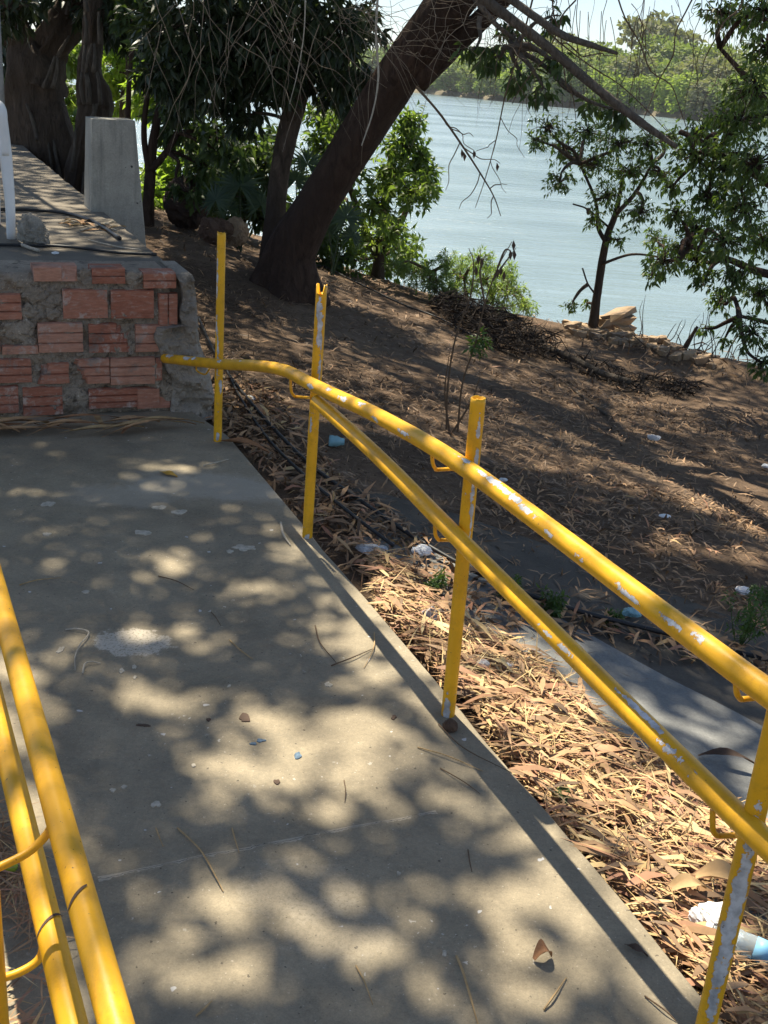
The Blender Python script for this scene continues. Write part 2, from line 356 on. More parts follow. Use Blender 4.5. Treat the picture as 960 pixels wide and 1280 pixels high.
def _yellow(name, chip_col, base_thr, col=(.84, .435, .013)):
    k = NM(name); v = k.coord('Object'); g = k.noise(v, 32, 6, .7); f = k.noise(v, 110, 3, .6); st = k.noise(v, 6, 4, .6)
    c = k.ramp(st, [(.3, tuple(x * .84 for x in col)), (.7, tuple(min(.9, x * 1.1) for x in col))])
    c = k.mix(k.math('MULTIPLY', k.val(k.noise(v, 13, 7, .8), .50, .72), .55), c, (.42, .19, .015))
    e = k.math('ADD', k.math('ADD', k.math('MULTIPLY', g, 1.4), k.math('MULTIPLY', f, .30)), k.math('MULTIPLY', k.attr('chip'), .40))
    e = k.math('MULTIPLY', e, .5); base_thr *= .5; m = k.val(e, base_thr, base_thr + .008); edge = k.val(e, base_thr - .03, base_thr - .003)
    c = k.mix(k.math('MULTIPLY', edge, .55), c, (.42, .19, .03))
    cc = k.mix(k.val(k.noise(v, 40, 4), .4, .65), chip_col, tuple(x * .55 for x in chip_col))
    c = k.mix(m, c, cc); spk = k.val(k.noise(v, 130, 3), .70, .74); c = k.mix(spk, c, (.10, .05, .02))
    c = k.mix(k.math('MULTIPLY', k.val(k.noise(v, 7, 7, .75, .6), .52, .72), .30), c, (.20, .13, .05))
    h = k.math('SUBTRACT', k.math('MULTIPLY', st, .4), m); r = k.mix(m, k.ramp(k.noise(v, 20, 5), [(.3, (.32, .32, .32)), (.7, (.55, .55, .55))]), (.65, .65, .65))
    return k.bsdf(c, r, k.bump(k.math('ADD', h, k.math('MULTIPLY', k.noise(v, 45, 5, .7), .5)), .45, .002), .4)
M['rail_worn'] = _yellow('yellow_enamel_chipped', (.70, .71, .72), 1.14)
M['post_worn'] = _yellow('yellow_enamel_primer', (.58, .60, .62), 1.07)
M['rail_clean'] = _yellow('yellow_enamel_clean', (.30, .14, .05), 1.40, (.86, .43, .014))
M['inner_pipe'] = simple('pipe_inside', (.55, .55, .56), .6)
def _brick():
    k = NM('hollow_brick'); v = k.pos(); i = k.n('ShaderNodeObjectInfo').outputs['Random']; n = k.noise(k.pos((6, 6, 30)), 3, 6, .65); n2 = k.noise(v, 14, 5, .7)
    base = k.ramp(i, [(0, (.36, .135, .082)), (.5, (.44, .19, .120)), (1, (.50, .26, .175))])
    c = k.mix(.7, base, k.ramp(n, [(.25, (.5, .5, .5)), (.75, (1.35, 1.35, 1.35))]), 'MULTIPLY')
    c = k.mix(k.math('MULTIPLY', k.val(k.noise(k.pos((5, 5, 22)), 4, 7, .75), .52, .70), .6), c, (.50, .36, .28)); c = k.mix(k.math('MULTIPLY', k.val(n2, .54, .64), .8), c, (.52, .42, .35)); c = k.mix(k.math('MULTIPLY', k.val(k.noise(v, 7, 5), .58, .7), .8), c, (.10, .07, .055))
    return k.bsdf(c, .9, k.bump(n2, .5, .006), .15)
M['brick'] = _brick()
def _litter():
    k = NM('dry_leaf'); a = k.attr('rnd'); v = k.pos(); n = k.noise(v, 45, 3)
    c = k.ramp(a, [(0, (.12, .078, .048)), (.25, (.29, .185, .105)), (.5, (.47, .28, .14)), (.65, (.36, .18, .11)), (.8, (.56, .38, .17)), (1, (.64, .48, .24))])
    c = k.mix(.5, c, k.ramp(n, [(.3, (.7, .7, .7)), (.7, (1.2, 1.2, 1.2))]), 'MULTIPLY')
    k.bsdf(c, .6, None, .25); return k.m
M['litter'] = _litter()
M['brown_leaf'] = simple('brown_leaf', (.30, .15, .07), .6, scale=30); M['yellow_leaf'] = simple('yellow_leaf', (.62, .36, .06), .55, scale=30)
M['straw'] = simple('straw_twig', (.40, .27, .13), .7, scale=40); M['dark_twig'] = simple('dark_twig', (.13, .085, .05), .8, scale=40); M['pale_twig'] = simple('pale_twig', (.42, .37, .29), .7, scale=40)
M['vine'] = simple('dry_vine', (.24, .185, .13), .8, scale=30)
M['bark_dark'] = bark('bark_dark', (.085, .052, .036)); M['bark_brown'] = bark('bark_brown', (.11, .078, .055)); M['bark_grey'] = bark('bark_grey', (.17, .14, .11), 1.4); M['dead_wood'] = bark('dead_wood', (.22, .185, .15), 2.0)
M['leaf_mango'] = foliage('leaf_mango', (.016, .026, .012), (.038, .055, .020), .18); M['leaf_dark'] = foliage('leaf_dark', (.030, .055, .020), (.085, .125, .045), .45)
M['leaf_mid'] = foliage('leaf_mid', (.030, .060, .018), (.115, .165, .050), .48, tint=(.17, .22, .06)); M['leaf_bright'] = foliage('leaf_bright', (.050, .090, .026), (.16, .225, .065), .55, tint=(.22, .27, .08)); M['leaf_lime'] = foliage('leaf_lime', (.12, .19, .035), (.25, .34, .08), .65, tint=(.32, .36, .09))
M['leaf_feather'] = foliage('leaf_feather', (.12, .19, .06), (.25, .33, .13), .5, tint=(.36, .34, .15)); M['leaf_palm'] = foliage('leaf_palm', (.03, .055, .028), (.075, .11, .055), .3)
M['leaf_far'] = foliage('leaf_far', (.085, .135, .038), (.21, .265, .085), .3, .7, .2, tint=(.27, .27, .10)); M['leaf_far_dull'] = foliage('leaf_far_dull', (.115, .13, .075), (.21, .215, .125), .3, .7, .2)
M['leaf_far_lime'] = foliage('leaf_far_lime', (.13, .20, .035), (.26, .33, .07), .35, .7, .2); M['leaf_weed'] = foliage('leaf_weed', (.04, .085, .02), (.09, .15, .04), .35)
M['dead_pod'] = simple('dead_pod', (.10, .065, .045), .8)
M['hose'] = simple('black_hose', (.018, .018, .019), .5, spec=.4); M['mat_black'] = simple('charred_netting', (.035, .025, .018), .9)
M['plastic_white'] = simple('white_plastic', (.78, .78, .76), .45, .05, spec=.4)
M['plastic_film'] = simple('plastic_film', (.72, .73, .74), .3, .1, spec=.5, Transmission_Weight=.35)
M['bottle_plastic'] = simple('bottle_plastic', (.70, .80, .84), .12, .05, spec=.5, Transmission_Weight=.7); M['label_blue'] = simple('label_blue', (.22, .48, .70), .4); M['label_yellow'] = simple('label_yellow', (.75, .62, .05), .4)
M['cyan_plastic'] = simple('cyan_plastic', (.30, .55, .60), .25, Transmission_Weight=.3)
M['foil'] = simple('foil', (.55, .55, .56), .3, Metallic=.7); M['card'] = simple('cardboard', (.45, .30, .15), .8)
M['rock_brown'] = concrete('rock_brown', (.17, .105, .07), bs=1.0); M['rock_dark'] = concrete('rock_dark', (.075, .052, .04), bs=1.0); M['rubble'] = concrete('rubble', (.33, .30, .26), bs=1.0); M['lump'] = concrete('lump', (.42, .38, .32), bs=1.0); M['rubble_tan'] = concrete('rubble_tan', (.36, .27, .19), bs=1.0); M['rock_tan'] = concrete('rock_tan', (.42, .30, .19), bs=1.0)
M['cement_white'] = simple('cement_splash', (.48, .43, .34), .9, .3, 60); M['paint_blue'] = simple('blue_paint', (.11, .165, .225), .85, .4, 90); M['lime'] = simple('lime_fruit', (.30, .42, .05), .45)
M['steel'] = simple('grey_steel', (.30, .30, .29), .5); M['far_soil'] = simple('far_soil', (.12, .10, .06), .9, .4, .3)

# ------------------------------------------------------------------ the setting
def grid(xs, ys, zf):
    X, Y = np.meshgrid(xs, ys); Z = zf(X, Y); n, m = X.shape
    V = np.stack([X, Y, Z], -1).reshape(-1, 3); i = np.arange((n - 1) * m).reshape(n - 1, m)[:, :-1].ravel()
    return V, np.stack([i, i + 1, i + m + 1, i + m], 1)
def Hland(X, Y):
    Z = H(X, Y); r0 = (X - ORG[0]) * VX[0] + (Y - ORG[1]) * VX[1]; s0 = (X - ORG[0]) * UX[0] + (Y - ORG[1]) * UX[1]
    under = (r0 < .02) & (r0 > -1.6) & (s0 < 4.1)
    Z = np.where(under, np.minimum(Z, -.11), Z)
    up = (r0 < -.06) & (r0 > -5) & (s0 > 4.2) & (s0 < 13.0); return np.where(up, np.minimum(Z, .4), Z)
V, Fc = grid(np.arange(-16, 18.01, .11), np.arange(-8, 22.01, .11), Hland)
kind(mesh('dirt_bank', V, Fc, M['dirt'], smooth=True), 'structure')
V, Fc = grid(np.r_[-2500, -600, -120, np.linspace(-40, 60, 30), 150, 600, 2500], np.r_[-300.0, -60, np.linspace(2, 60, 30), 120, 250, 600, 3000], lambda X, Y: X * 0 + WATER_Z)
kind(mesh('river', V, Fc, M['water']), 'structure')

# concrete ramp with a chamfered, slightly uneven edge
def slab(t0, t1, s0, s1, z0, z1, mat, name, n=60, cut=None, wob=.012):
    ss = np.linspace(s0, s1, n); rows = []
    for s in ss:
        e = t1 + wob * 2 * float(fbm(np.array([s * 3.1]), np.array([t1 * 7 + 3.0]), 3)[0])
        if cut: e = min(e, cut(s))
        rows.append([W3(t0, s, z1), W3(e - .012, s, z1), W3(e, s, z1 - .014), W3(e + .01, s, z0), W3(t0, s, z0)])
    V = np.array(rows).reshape(-1, 3); Fc = [[i * 5 + j, i * 5 + j + 1, (i + 1) * 5 + j + 1, (i + 1) * 5 + j] for i in range(n - 1) for j in range(4)]
    Fc += [[0, 1, 2, 3, 4][::-1], [(n - 1) * 5 + j for j in range(5)]]
    return kind(mesh(name, V, Fc, mat), 'structure')
ramp = slab(-1.42, .07, -3.2, 4.12, -.30, 0.0, M['ramp'], 'ramp', 90, cut=lambda s: .07 - max(0, s - 3.62) * .18)
PT = .66
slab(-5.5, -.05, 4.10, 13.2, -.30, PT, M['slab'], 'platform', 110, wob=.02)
# low concrete path along the foot of the bank
up_e = [(430, 612), (520, 632), (600, 655), (700, 690), (800, 730), (960, 792), (1150, 870)]; lo_e = [(470, 720), (540, 780), (610, 850), (700, 940), (800, 1040), (960, 1210), (1120, 1380)]
A = catmull([ground(*q) for q in up_e], 8); B = catmull([ground(*q) for q in lo_e], 8)
k = np.linspace(.42, 1, 18)[:, None, None]; P = A[None] * (1 - k) + B[None] * k; P[..., 2] = H(P[..., 0], P[..., 1], False) + .02 * fbm(P[..., 0] * 2, P[..., 1] * 2) + .016
n, m = P.shape[:2]; i = np.arange((n - 1) * m).reshape(n - 1, m)[:, :-1].ravel()
kind(mesh('concrete_path', P.reshape(-1, 3), np.stack([i, i + m, i + m + 1, i + 1], 1), M['path'], smooth=True), 'structure')
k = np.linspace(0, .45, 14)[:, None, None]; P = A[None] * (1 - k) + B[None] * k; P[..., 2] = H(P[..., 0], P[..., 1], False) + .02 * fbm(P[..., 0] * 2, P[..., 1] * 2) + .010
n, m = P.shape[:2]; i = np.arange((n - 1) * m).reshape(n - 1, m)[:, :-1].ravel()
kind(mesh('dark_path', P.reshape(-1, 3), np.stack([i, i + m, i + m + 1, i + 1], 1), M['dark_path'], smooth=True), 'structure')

# far bank: a strip of land rising behind the waterline
def hor(x): return 92 + .0734 * (x - 480)
def shore(x, back=1.0):
    g = max(15, 24 + (x - 640) * .0255); p = gz(x, hor(x) + g, WATER_Z); q = EYE + (p - EYE) * back; q[2] = WATER_Z; return q
xs = np.linspace(-420, 1500, 120); fr = [0.985, 1.0, 1.006, 1.02, 1.08, 1.2, 1.5, 2.2]; fh = [-1.5, .05, 1.0, 1.6, 3, 5, 8, 10]
V = np.array([[shore(x, f * (1 + .01 * float(fbm(np.array([x * .05]), np.array([2.0]), 3)[0]))) + np.array([0, 0, h]) for x in xs] for f, h in zip(fr, fh)]).reshape(-1, 3)
m = len(xs); i = np.arange((len(fr) - 1) * m).reshape(-1, m)[:, :-1].ravel()
kind(mesh('far_bank', V, np.stack([i, i + 1, i + m + 1, i + m], 1), M['far_soil'], smooth=True), 'structure')

def crown_points(lobes, n, shell=.35):
    w = np.array([l[1][0] * l[1][1] for l in lobes]); w = w / w.sum(); idx = RNG.choice(len(lobes), n, p=w)
    c = np.array([l[0] for l in lobes])[idx]; r = np.array([l[1] for l in lobes])[idx]; d = rvec(n)
    return c + d * r * (RNG.random(n)[:, None] ** shell), d
def far_tree(variant):
    """unit tree: height 1"""
    nl = 5 + variant % 3; lobes = []
    if variant == 6:      # umbrella shaped
        for a in range(9):
            t = a * 2.4; q = .05 + .36 * (a / 9) ** .5; lobes.append((np.array([q * cos(t), q * sin(t), .80 + .06 * cos(a * 1.7) - .9 * q * q]), np.array([.15, .15, .055])))
        n = 900
    else:
        for a in range(nl):
            t = a * 2.4 + variant; q = .20 * (a > 0); lobes.append((np.array([q * cos(t), q * sin(t), .50 + .30 * RNG.random()]), np.array([.2, .2, .20]) * (.8 + .5 * RNG.random())))
        for a in range(4):
            t = a * 1.57 + variant; lobes.append((np.array([.22 * cos(t), .22 * sin(t), .22 + .1 * RNG.random()]), np.array([.17, .17, .2])))
        n = 1500
    C, d = crown_points(lobes, n, .25); D = unit(d + rvec(n) * .8 - np.array([0, 0, .2])); N = unit(d * 1.2 + rvec(n) * .6 + np.array([0, 0, .5]))
    V, Fc = leaf2(C, D, N, .055 + .05 * RNG.random(n), .04 + .03 * RNG.random(n))
    rnd = np.clip(.5 + .5 * fbm(C[:, 0] * 5 + variant * 3, C[:, 2] * 5, 2) * 2 + .25 * (RNG.random(n) - .5), 0, 1)
    tr = [tube([(0, 0, -.06), (.01, 0, .25), (0, .02, .6)], [.03, .022, .008], 6)]
    for a in range(5):
        t = a * 1.26; tr.append(tube([(0, 0, .28 + .04 * a), (.13 * cos(t), .13 * sin(t), .55), (.24 * cos(t), .24 * sin(t), .74)], [.012, .008, .003], 5))
    return (V, Fc, np.repeat(rnd, 2)), join(tr)
FT = []
for vno in range(7):
    (V, Fc, rn), (tv, tf) = far_tree(vno)
    FT.append((V, Fc, rn, tv, tf))
_proto = {}
def place_far(vno, mat, loc, h, rot, wide):
    key = (vno, mat)
    if key not in _proto:
        V, Fc, rn, tv, tf = FT[vno]; me = mesh('crown', V, Fc, M[mat], attrs={'rnd': ('FACE', rn)}); tk = mesh('trunk', tv, tf, M['bark_grey'])
        e = bpy.data.objects.new('far_tree', None); COL.objects.link(e); me.parent = e; tk.parent = e; e['category'] = 'tree'; _proto[key] = e; o = e
    else:
        o = _proto[key].copy(); COL.objects.link(o)
        for ch in _proto[key].children: d = ch.copy(); COL.objects.link(d); d.parent = o
    o.location = [float(a) for a in loc]; o.rotation_euler = (0, 0, rot); o.scale = (h * wide, h * wide, h); return o
SX = [300, 380, 480, 540, 600, 660, 700, 740, 780, 850, 880, 920, 1000, 1100]; SY = [44, 46, 52, 50, 64, 80, 86, 80, 78, 88, 80, 84, 90, 90]
FARL = {'leaf_far': 'green tree on the far bank', 'leaf_far_dull': 'dull olive tree on the far bank', 'leaf_far_lime': 'lime green tree on the far bank'}
for row, (back, frac, step) in enumerate(((1.010, .60, 27), (1.045, .80, 30), (1.10, 1.0, 34))):
    for j, x in enumerate(np.arange(400 + row * 9, 1010, step)):
        x = x + RNG.uniform(-6, 6); p = shore(x, back + RNG.uniform(-.008, .008)); dist = np.linalg.norm(p[:2]); p[2] = WATER_Z + (.8, 2.0, 3.2)[row]
        h = np.interp(x, SX, SY) * frac * RNG.uniform(.82, 1.1) * shore(x)[1] / F / cos(0.0) - p[2] * 0 - (0, 1.2, 2.2)[row]
        mt = ['leaf_far', 'leaf_far_dull', 'leaf_far', 'leaf_far_lime', 'leaf_far'][int(RNG.integers(0, 5))]
        if row == 0 and 730 < x < 790: mt = 'leaf_far_lime'
        o = place_far(int(RNG.integers(0, 6)), mt, p, h, RNG.uniform(0, 6.3), RNG.uniform(1.15, 1.75)); o['label'] = ('low ', 'middle height ', 'tall ')[row] + FARL[mt] + (' left of the dead limb', ' behind the dead limb', ' behind the right edge leaves')[int(x > 600) + int(x > 800)]; o['group'] = 'belt of trees along the far river bank'
p = shore(806, 1.13); p[2] = WATER_Z + 3.5
o = place_far(6, 'leaf_far_dull', p, 116 * shore(806)[1] / F - 3.0 + 2, .3, 1.1); o.name = 'umbrella_tree'; o['label'] = 'tall umbrella shaped tree rising above the tree line on the far bank'
o.pop('group', None)
p = shore(896, 1.10); p[2] = WATER_Z + 3; o = place_far(2, 'leaf_far', p, 90 * shore(896)[1] / F - 2, 1.2, 1.0); o['label'] = 'dark round topped tree against the sky right of the umbrella shaped tree'; o.pop('group', None)

# ------------------------------------------------------------------ broken brick wall closing the landing
WS = 4.05                                   # its face, measured along the ramp
wall = thing('brick_wall', 'low broken wall of red hollow bricks with crumbling mortar across the end of the ramp', 'wall', W3(-.6, WS, 0))
def wpx(x, y): q = tsz(on_s(x, y, WS)); return q[0], q[2]
# rough mortar body, with the cement buttress on its right end
prof = [(0, .10), (.10, .085), (.25, .055), (.33, .045), (.42, .02), (.55, .0), (.62, .0), (.665, -.03)]
pz = [wpx(915 / 3.4286, 320 + 690 / 3.4286), wpx(905 / 3.4286, 320 + 520 / 3.4286), wpx(860 / 3.4286, 320 + 390 / 3.4286), wpx(835 / 3.4286, 320 + 290 / 3.4286), wpx(835 / 3.4286, 320 + 150 / 3.4286), wpx(815 / 3.4286, 320 + 68 / 3.4286)]
def right_edge(z): return float(np.interp(z, [a[1] for a in pz], [a[0] for a in pz]))
def face_sheet(t0f, t1f, z0, z1, sdepth, amp, nt_, nz, fq, seed, back=.35):
    rows = []
    for b in range(nz):
        z = z0 + (z1 - z0) * b / (nz - 1); t0, t1 = t0f(z), t1f(z); r = []
        for a in range(nt_):
            q = a / (nt_ - 1); t = t0 + (t1 - t0) * q; n1 = float(fbm(np.array([t * fq + seed]), np.array([z * fq + seed]), 4)[0]); d = sdepth - amp * (.5 + 1.6 * n1) - .010 * abs(float(fbm(np.array([t * 55 + seed]), np.array([z * 55]), 2)[0])) * 2
            ed = max(0, 1 - min(q, 1 - q) * (t1 - t0) / .03) if t1 - t0 > .1 else 0; tp = max(0, 1 - (z1 - z) / .03)
            r.append(W3(t, WS + d + .03 * max(ed, tp) ** 2, z))
        r.append(W3(t1, WS + back, z)); rows.append([W3(t0, WS + back, z)] + r)
    V = np.array(rows); n, m = V.shape[:2]; V = V.reshape(-1, 3)
    Fc = [[i * m + j, i * m + j + 1, (i + 1) * m + j + 1, (i + 1) * m + j] for i in range(n - 1) for j in range(m - 1)] + [[(n - 1) * m + j for j in range(m)]]
    return V, Fc
V, Fc = face_sheet(lambda z: -1.9, lambda z: right_edge(z) - .10, -.05, PT + .004, .044, .046, 240, 100, 17, 1.0)
mesh('mortar', V, Fc, M['mortar'], wall)
V, Fc = face_sheet(lambda z: right_edge(z) - (.205 if z < .42 else .085) + .06 * float(fbm(np.array([z * 9.0]), np.array([4.0]), 3)[0]), right_edge, -.05, PT + .006, .004, .085, 60, 90, 12, 7.0)
mesh('cement_buttress', V, Fc, M['render'], wall)
def brick(x0, y0, x1, y1, ridges=3, broken=0, vert=False, dep=0.0):
    x0 -= 3; x1 += 3; y0 -= 3; y1 += 3
    ta, za = wpx(x0 / 3.4286, 320 + y1 / 3.4286); tb, zb = wpx(x1 / 3.4286, 320 + y0 / 3.4286); w, h = tb - ta, zb - za
    if vert: nA, nB = 10, 6
    a_len, b_len = (h, w) if not vert else (w, h)
    pr = []                                      # profile across the ridges: (position, depth)
    for r in range(ridges):
        p0 = a_len * r / ridges; p1 = a_len * (r + 1) / ridges; g = min(.0045, a_len * .05)
        pr += [(p0, .012 if r else .016), (p0 + g, 0.0), (p1 - g, 0.0)]
    pr.append((a_len, .016)); m_ = 14; V = []; sd = x0 * .13 + y0 * .7
    for i_, (p_, d_) in enumerate(pr):
        for j in range(m_):
            q = b_len * j / (m_ - 1); nn = float(fbm(np.array([q * 30 + sd]), np.array([p_ * 30 + sd]), 3)[0])
            e = .006 * nn; dd = d_ + .006 * nn
            fx = q / b_len; fz = p_ / a_len; rag = .22 * float(fbm(np.array([q * 60 + sd]), np.array([p_ * 60]), 3)[0])
            if broken == 1: dd += .04 * min(1, max(0, (fx - .78) * 2.2 + (fz - .55) * .9 + rag) * 8)
            if broken == 2: dd += .04 * min(1, max(0, (.22 - fx) * 2.2 + (.45 - fz) * .9 + rag) * 8)
            if broken == 3: dd += .04 * min(1, max(0, (.22 - fx) * 2.2 + (fz - .55) * .9 + rag) * 8)
            dd += .02 * max(0, rag) * (1 if min(fx, 1 - fx, fz, 1 - fz) < .08 else 0) * 2
            tt, zz = (ta + q + e, za + p_) if not vert else (ta + p_, za + q + e); V.append(W3(tt, WS + dep - .006 + dd, zz))
    n_ = len(pr); base = len(V)
    for i_, (p_, d_) in enumerate(pr):
        for j in range(m_):
            q = b_len * j / (m_ - 1); tt, zz = (ta + q, za + p_) if not vert else (ta + p_, za + q); V.append(W3(tt, WS + .12, zz))
    Fc = [[i * m_ + j, i * m_ + j + 1, (i + 1) * m_ + j + 1, (i + 1) * m_ + j] for i in range(n_ - 1) for j in range(m_ - 1)]
    ring = [j for j in range(m_)] + [i * m_ + m_ - 1 for i in range(1, n_)] + [(n_ - 1) * m_ + j for j in range(m_ - 2, -1, -1)] + [i * m_ for i in range(n_ - 2, 0, -1)]
    Fc += [[ring[i], ring[i - 1], ring[i - 1] + base, ring[i] + base] for i in range(len(ring))]
    if vert: Fc = [f[::-1] for f in Fc]
    return mesh('brick', V, Fc, M['brick'], wall)
for a in ((-190, 52, -30, 112), (148, 50, 330, 108, 1, 1), (398, 55, 532, 118, 2), (618, 75, 752, 138, 2), (-120, 165, 85, 275), (275, 145, 455, 268, 1), (480, 148, 655, 268, 1), (682, 165, 760, 290, 2, 0, True),
          (-160, 290, -8, 415), (15, 385, 160, 420, 1), (170, 288, 350, 415), (385, 290, 565, 415, 3, 1), (585, 296, 733, 412, 3), (-90, 440, 128, 548), (165, 460, 290, 550, 2, 3), (318, 440, 465, 550, 3, 2), (478, 435, 660, 553), (668, 440, 692, 530, 1, 0, True),
          (-140, 560, 72, 680), (105, 560, 262, 685), (385, 568, 585, 655), (592, 565, 735, 655, 1, 1)): brick(*a)
for (x, y, r) in ((140, 165, 46), (228, 195, 36), (225, 245, 34), (120, 240, 40), (80, 325, 60), (370, 75, 26), (572, 100, 38), (320, 600, 48), (350, 620, 30), (745, 572, 28), (300, 160, 20), (150, 490, 24), (305, 480, 24)):   # mortar lumps squeezed out of the joints
    t, z = wpx(x / 3.4286, 320 + y / 3.4286); rr = r / 3.4286 / 1400 * 5.3
    th = np.linspace(0, pi, 11); ph = np.linspace(0, 2 * pi, 16, endpoint=False); V = []
    for a in th:
        for b in ph:
            d = np.array([sin(a) * cos(b), cos(a) * .34, sin(a) * sin(b)]); nn = 1 + 1.5 * float(fbm(np.array([d[0] * 2.4 + x]), np.array([d[2] * 2.4 + y]), 5)[0])
            V.append(W3(t + rr * d[0] * nn, WS + .012 - rr * d[1] * nn * .8, z + rr * d[2] * nn * .8))
    mesh('mortar_lump', V, [[i * 16 + j, i * 16 + (j + 1) % 16, (i + 1) * 16 + (j + 1) % 16, (i + 1) * 16 + j] for i in range(10) for j in range(16)], M['mortar'], wall)

# ------------------------------------------------------------------ tapered concrete pillar beside the platform
pb = on_t(182, 305, .20); pt_ = tsz(pb)
s0 = pt_[1]; sx = lambda x, y: tsz(on_s(x, y, s0))
tl, tr_, br, bl = sx(115, 149), sx(169, 151), sx(183, 309), sx(112, 309)
z0 = br[2] - .25; zt = (tl[2] + tr_[2]) / 2; lean = (br[0] - tr_[0]) / (tr_[2] - br[2]); base_r = br[0] + lean * .25; dep = .36
Vp = []; NZ = 14
for b in range(NZ + 1):
    q = b / NZ; z = z0 + (zt - z0) * q; l = bl[0] + (tl[0] - bl[0]) * q; r = base_r + (tr_[0] - base_r) * q; dd = dep * (1 - .25 * q); c = .006
    for (t, s) in ((l + c, s0), (r - c, s0), (r, s0 + c), (r, s0 + dd - c), (r - c, s0 + dd), (l + c, s0 + dd), (l, s0 + dd - c), (l, s0 + c)):
        j = float(fbm(np.array([t * 40.0]), np.array([z * 14.0]), 2)[0]) * .004; Vp.append(W3(t + j, s + j, z + (float(fbm(np.array([t * 30.0]), np.array([s * 30.0]), 2)[0]) * .012 if b == NZ else 0)))
Fc = [[b * 8 + j, b * 8 + (j + 1) % 8, (b + 1) * 8 + (j + 1) % 8, (b + 1) * 8 + j] for b in range(NZ) for j in range(8)] + [[NZ * 8 + j for j in range(8)]]
pil = mesh('concrete_pillar', Vp, Fc, M['pillar'], loc=W3((tl[0] + tr_[0]) / 2, s0, z0))
tag(pil, 'grey concrete pillar tapering to its flat top beside the raised platform', 'pillar')

# ------------------------------------------------------------------ yellow railings
def pipe(P, r, chips=(), sides=20, cap=True, top=None, wall_=0.0):
    """pipe along P; chips = (distance along, half length, angle off the camera side, half angle)"""
    P = np.asarray(P, float); T, N, B = frames(P); L = np.r_[0, np.cumsum(np.linalg.norm(np.diff(P, axis=0), axis=1))]; n = len(P)
    a = np.arange(sides) * 2 * pi / sides; dirs = np.cos(a)[None, :, None] * N[:, None] + np.sin(a)[None, :, None] * B[:, None]
    V = P[:, None] + r * dirs
    if top is not None: V[-1] += T[-1] * np.asarray(top)[:, None]
    toc = EYE - P; toc = toc - T * (toc * T).sum(1)[:, None]; toc /= np.linalg.norm(toc, axis=1)[:, None]; rt = np.cross(T, toc); ang = np.arctan2((dirs * rt[:, None]).sum(2), (dirs * toc[:, None]).sum(2))
    ch = np.zeros((n, sides))
    for (d, hl, ac, ha) in chips:
        ch = np.maximum(ch, np.clip(1.25 - (((L[:, None] - d) / hl) ** 2 + ((ang - ac) / ha) ** 2), 0, 1))
    V = V.reshape(-1, 3); Fc = [[i * sides + j, i * sides + (j + 1) % sides, (i + 1) * sides + (j + 1) % sides, (i + 1) * sides + j] for i in range(n - 1) for j in range(sides)]
    ch = ch.ravel()
    if top is not None:
        q = len(V); inner = (P[-1] + (r - .003) * dirs[-1] + T[-1] * np.asarray(top)[:, None]); deep = P[-1] + (r - .003) * dirs[-1] - T[-1] * .08
        V = np.concatenate([V, inner, deep]); b = (n - 1) * sides
        Fc += [[b + j, b + (j + 1) % sides, q + (j + 1) % sides, q + j] for j in range(sides)] + [[q + j, q + (j + 1) % sides, q + sides + (j + 1) % sides, q + sides + j] for j in range(sides)] + [[q + sides + j for j in range(sides)]]
        ch = np.concatenate([ch, np.zeros(2 * sides)])
    elif cap: Fc += [list(range(sides))[::-1], [(n - 1) * sides + j for j in range(sides)]]
    return V, Fc, ch
def dense(P, step=.012):
    P = catmull(P, 24); L = np.r_[0, np.cumsum(np.linalg.norm(np.diff(P, axis=0), axis=1))]; q = np.linspace(0, L[-1], max(4, int(L[-1] / step)))
    return np.stack([np.interp(q, L, P[:, i]) for i in range(3)], 1)
def add_pipe(name, P, r, mat, parent, chips=(), step=.012, **kw):
    V, Fc, ch = pipe(dense(P, step), r, chips, **kw); o = mesh(name, V, Fc, M[mat], parent, attrs={'chip': ('POINT', ch)}); o.data.polygons.foreach_set('use_smooth', [len(p.vertices) == 4 for p in o.data.polygons]); return o
PR, RR = .0185, .0225
ra = thing('handrail', 'long yellow pipe handrail with chipped paint and broken posts on the right of the ramp', 'railing', W3(.015, 2, 0))
def jag(k, amp, seed):
    g = np.random.default_rng(seed); return amp * (g.random(20) - .5) if k == 0 else amp * np.where(np.cos(2 * (np.arange(20) / 20 * 2 * pi + seed)) > .15, .5, -.5) + .006 * g.random(20)
for (bx, by), tq, jk, chips, lab in (((272, 551), (277, 291), jag(0, .012, 3), [(.77, .12, -1.0, .4), (.55, .05, -.9, .35), (.42, .12, -.4, .3), (.28, .04, .5, .5), (.05, .03, 0, .5)], 'slim yellow post standing by the end of the brick wall'),
                                    ((384, 671), (402, 362), jag(1, .03, 2), [(.80, .09, .1, .6), (.86, .05, -.2, .7), (.70, .10, .5, .3), (.45, .05, -.6, .3), (.02, .03, -.1, .6)], 'yellow post with a torn jagged top and grey patches'),
                                    ((560, 893), (598, 497), jag(0, .003, 5), [(.70, .12, .55, .35), (.84, .04, .5, .25), (.60, .08, .7, .3), (.05, .05, -.3, .6)], 'yellow post with a cleanly cut open end'),
                                    ((878, 1300), None, None, [(.33, .24, .20, .85), (.22, .18, .24, .75)], 'near yellow post with one long bare grey patch')):
    g = gz(bx, by); tp = aty(*tq, g[1]) if tq else g + np.array([.004, 0, .95])
    o = add_pipe('post', [g - np.array([0, 0, .02]), (g + tp) / 2, tp], PR, 'post_worn', ra, chips, top=jk if jk is not None else None); o['label'] = lab
TR = -.026
up = [W3(TR, -1.6, .735), W3(TR, -.6, .735)] + [on_t(*q, TR) for q in ((938, 850), (592, 592), (482, 525), (420, 495), (385, 478), (355, 463))]
e_ = on_s(206, 448, WS - .03); p1 = on_t(273, 455, -.03)
up += [on_t(318, 457, TR), p1, e_]
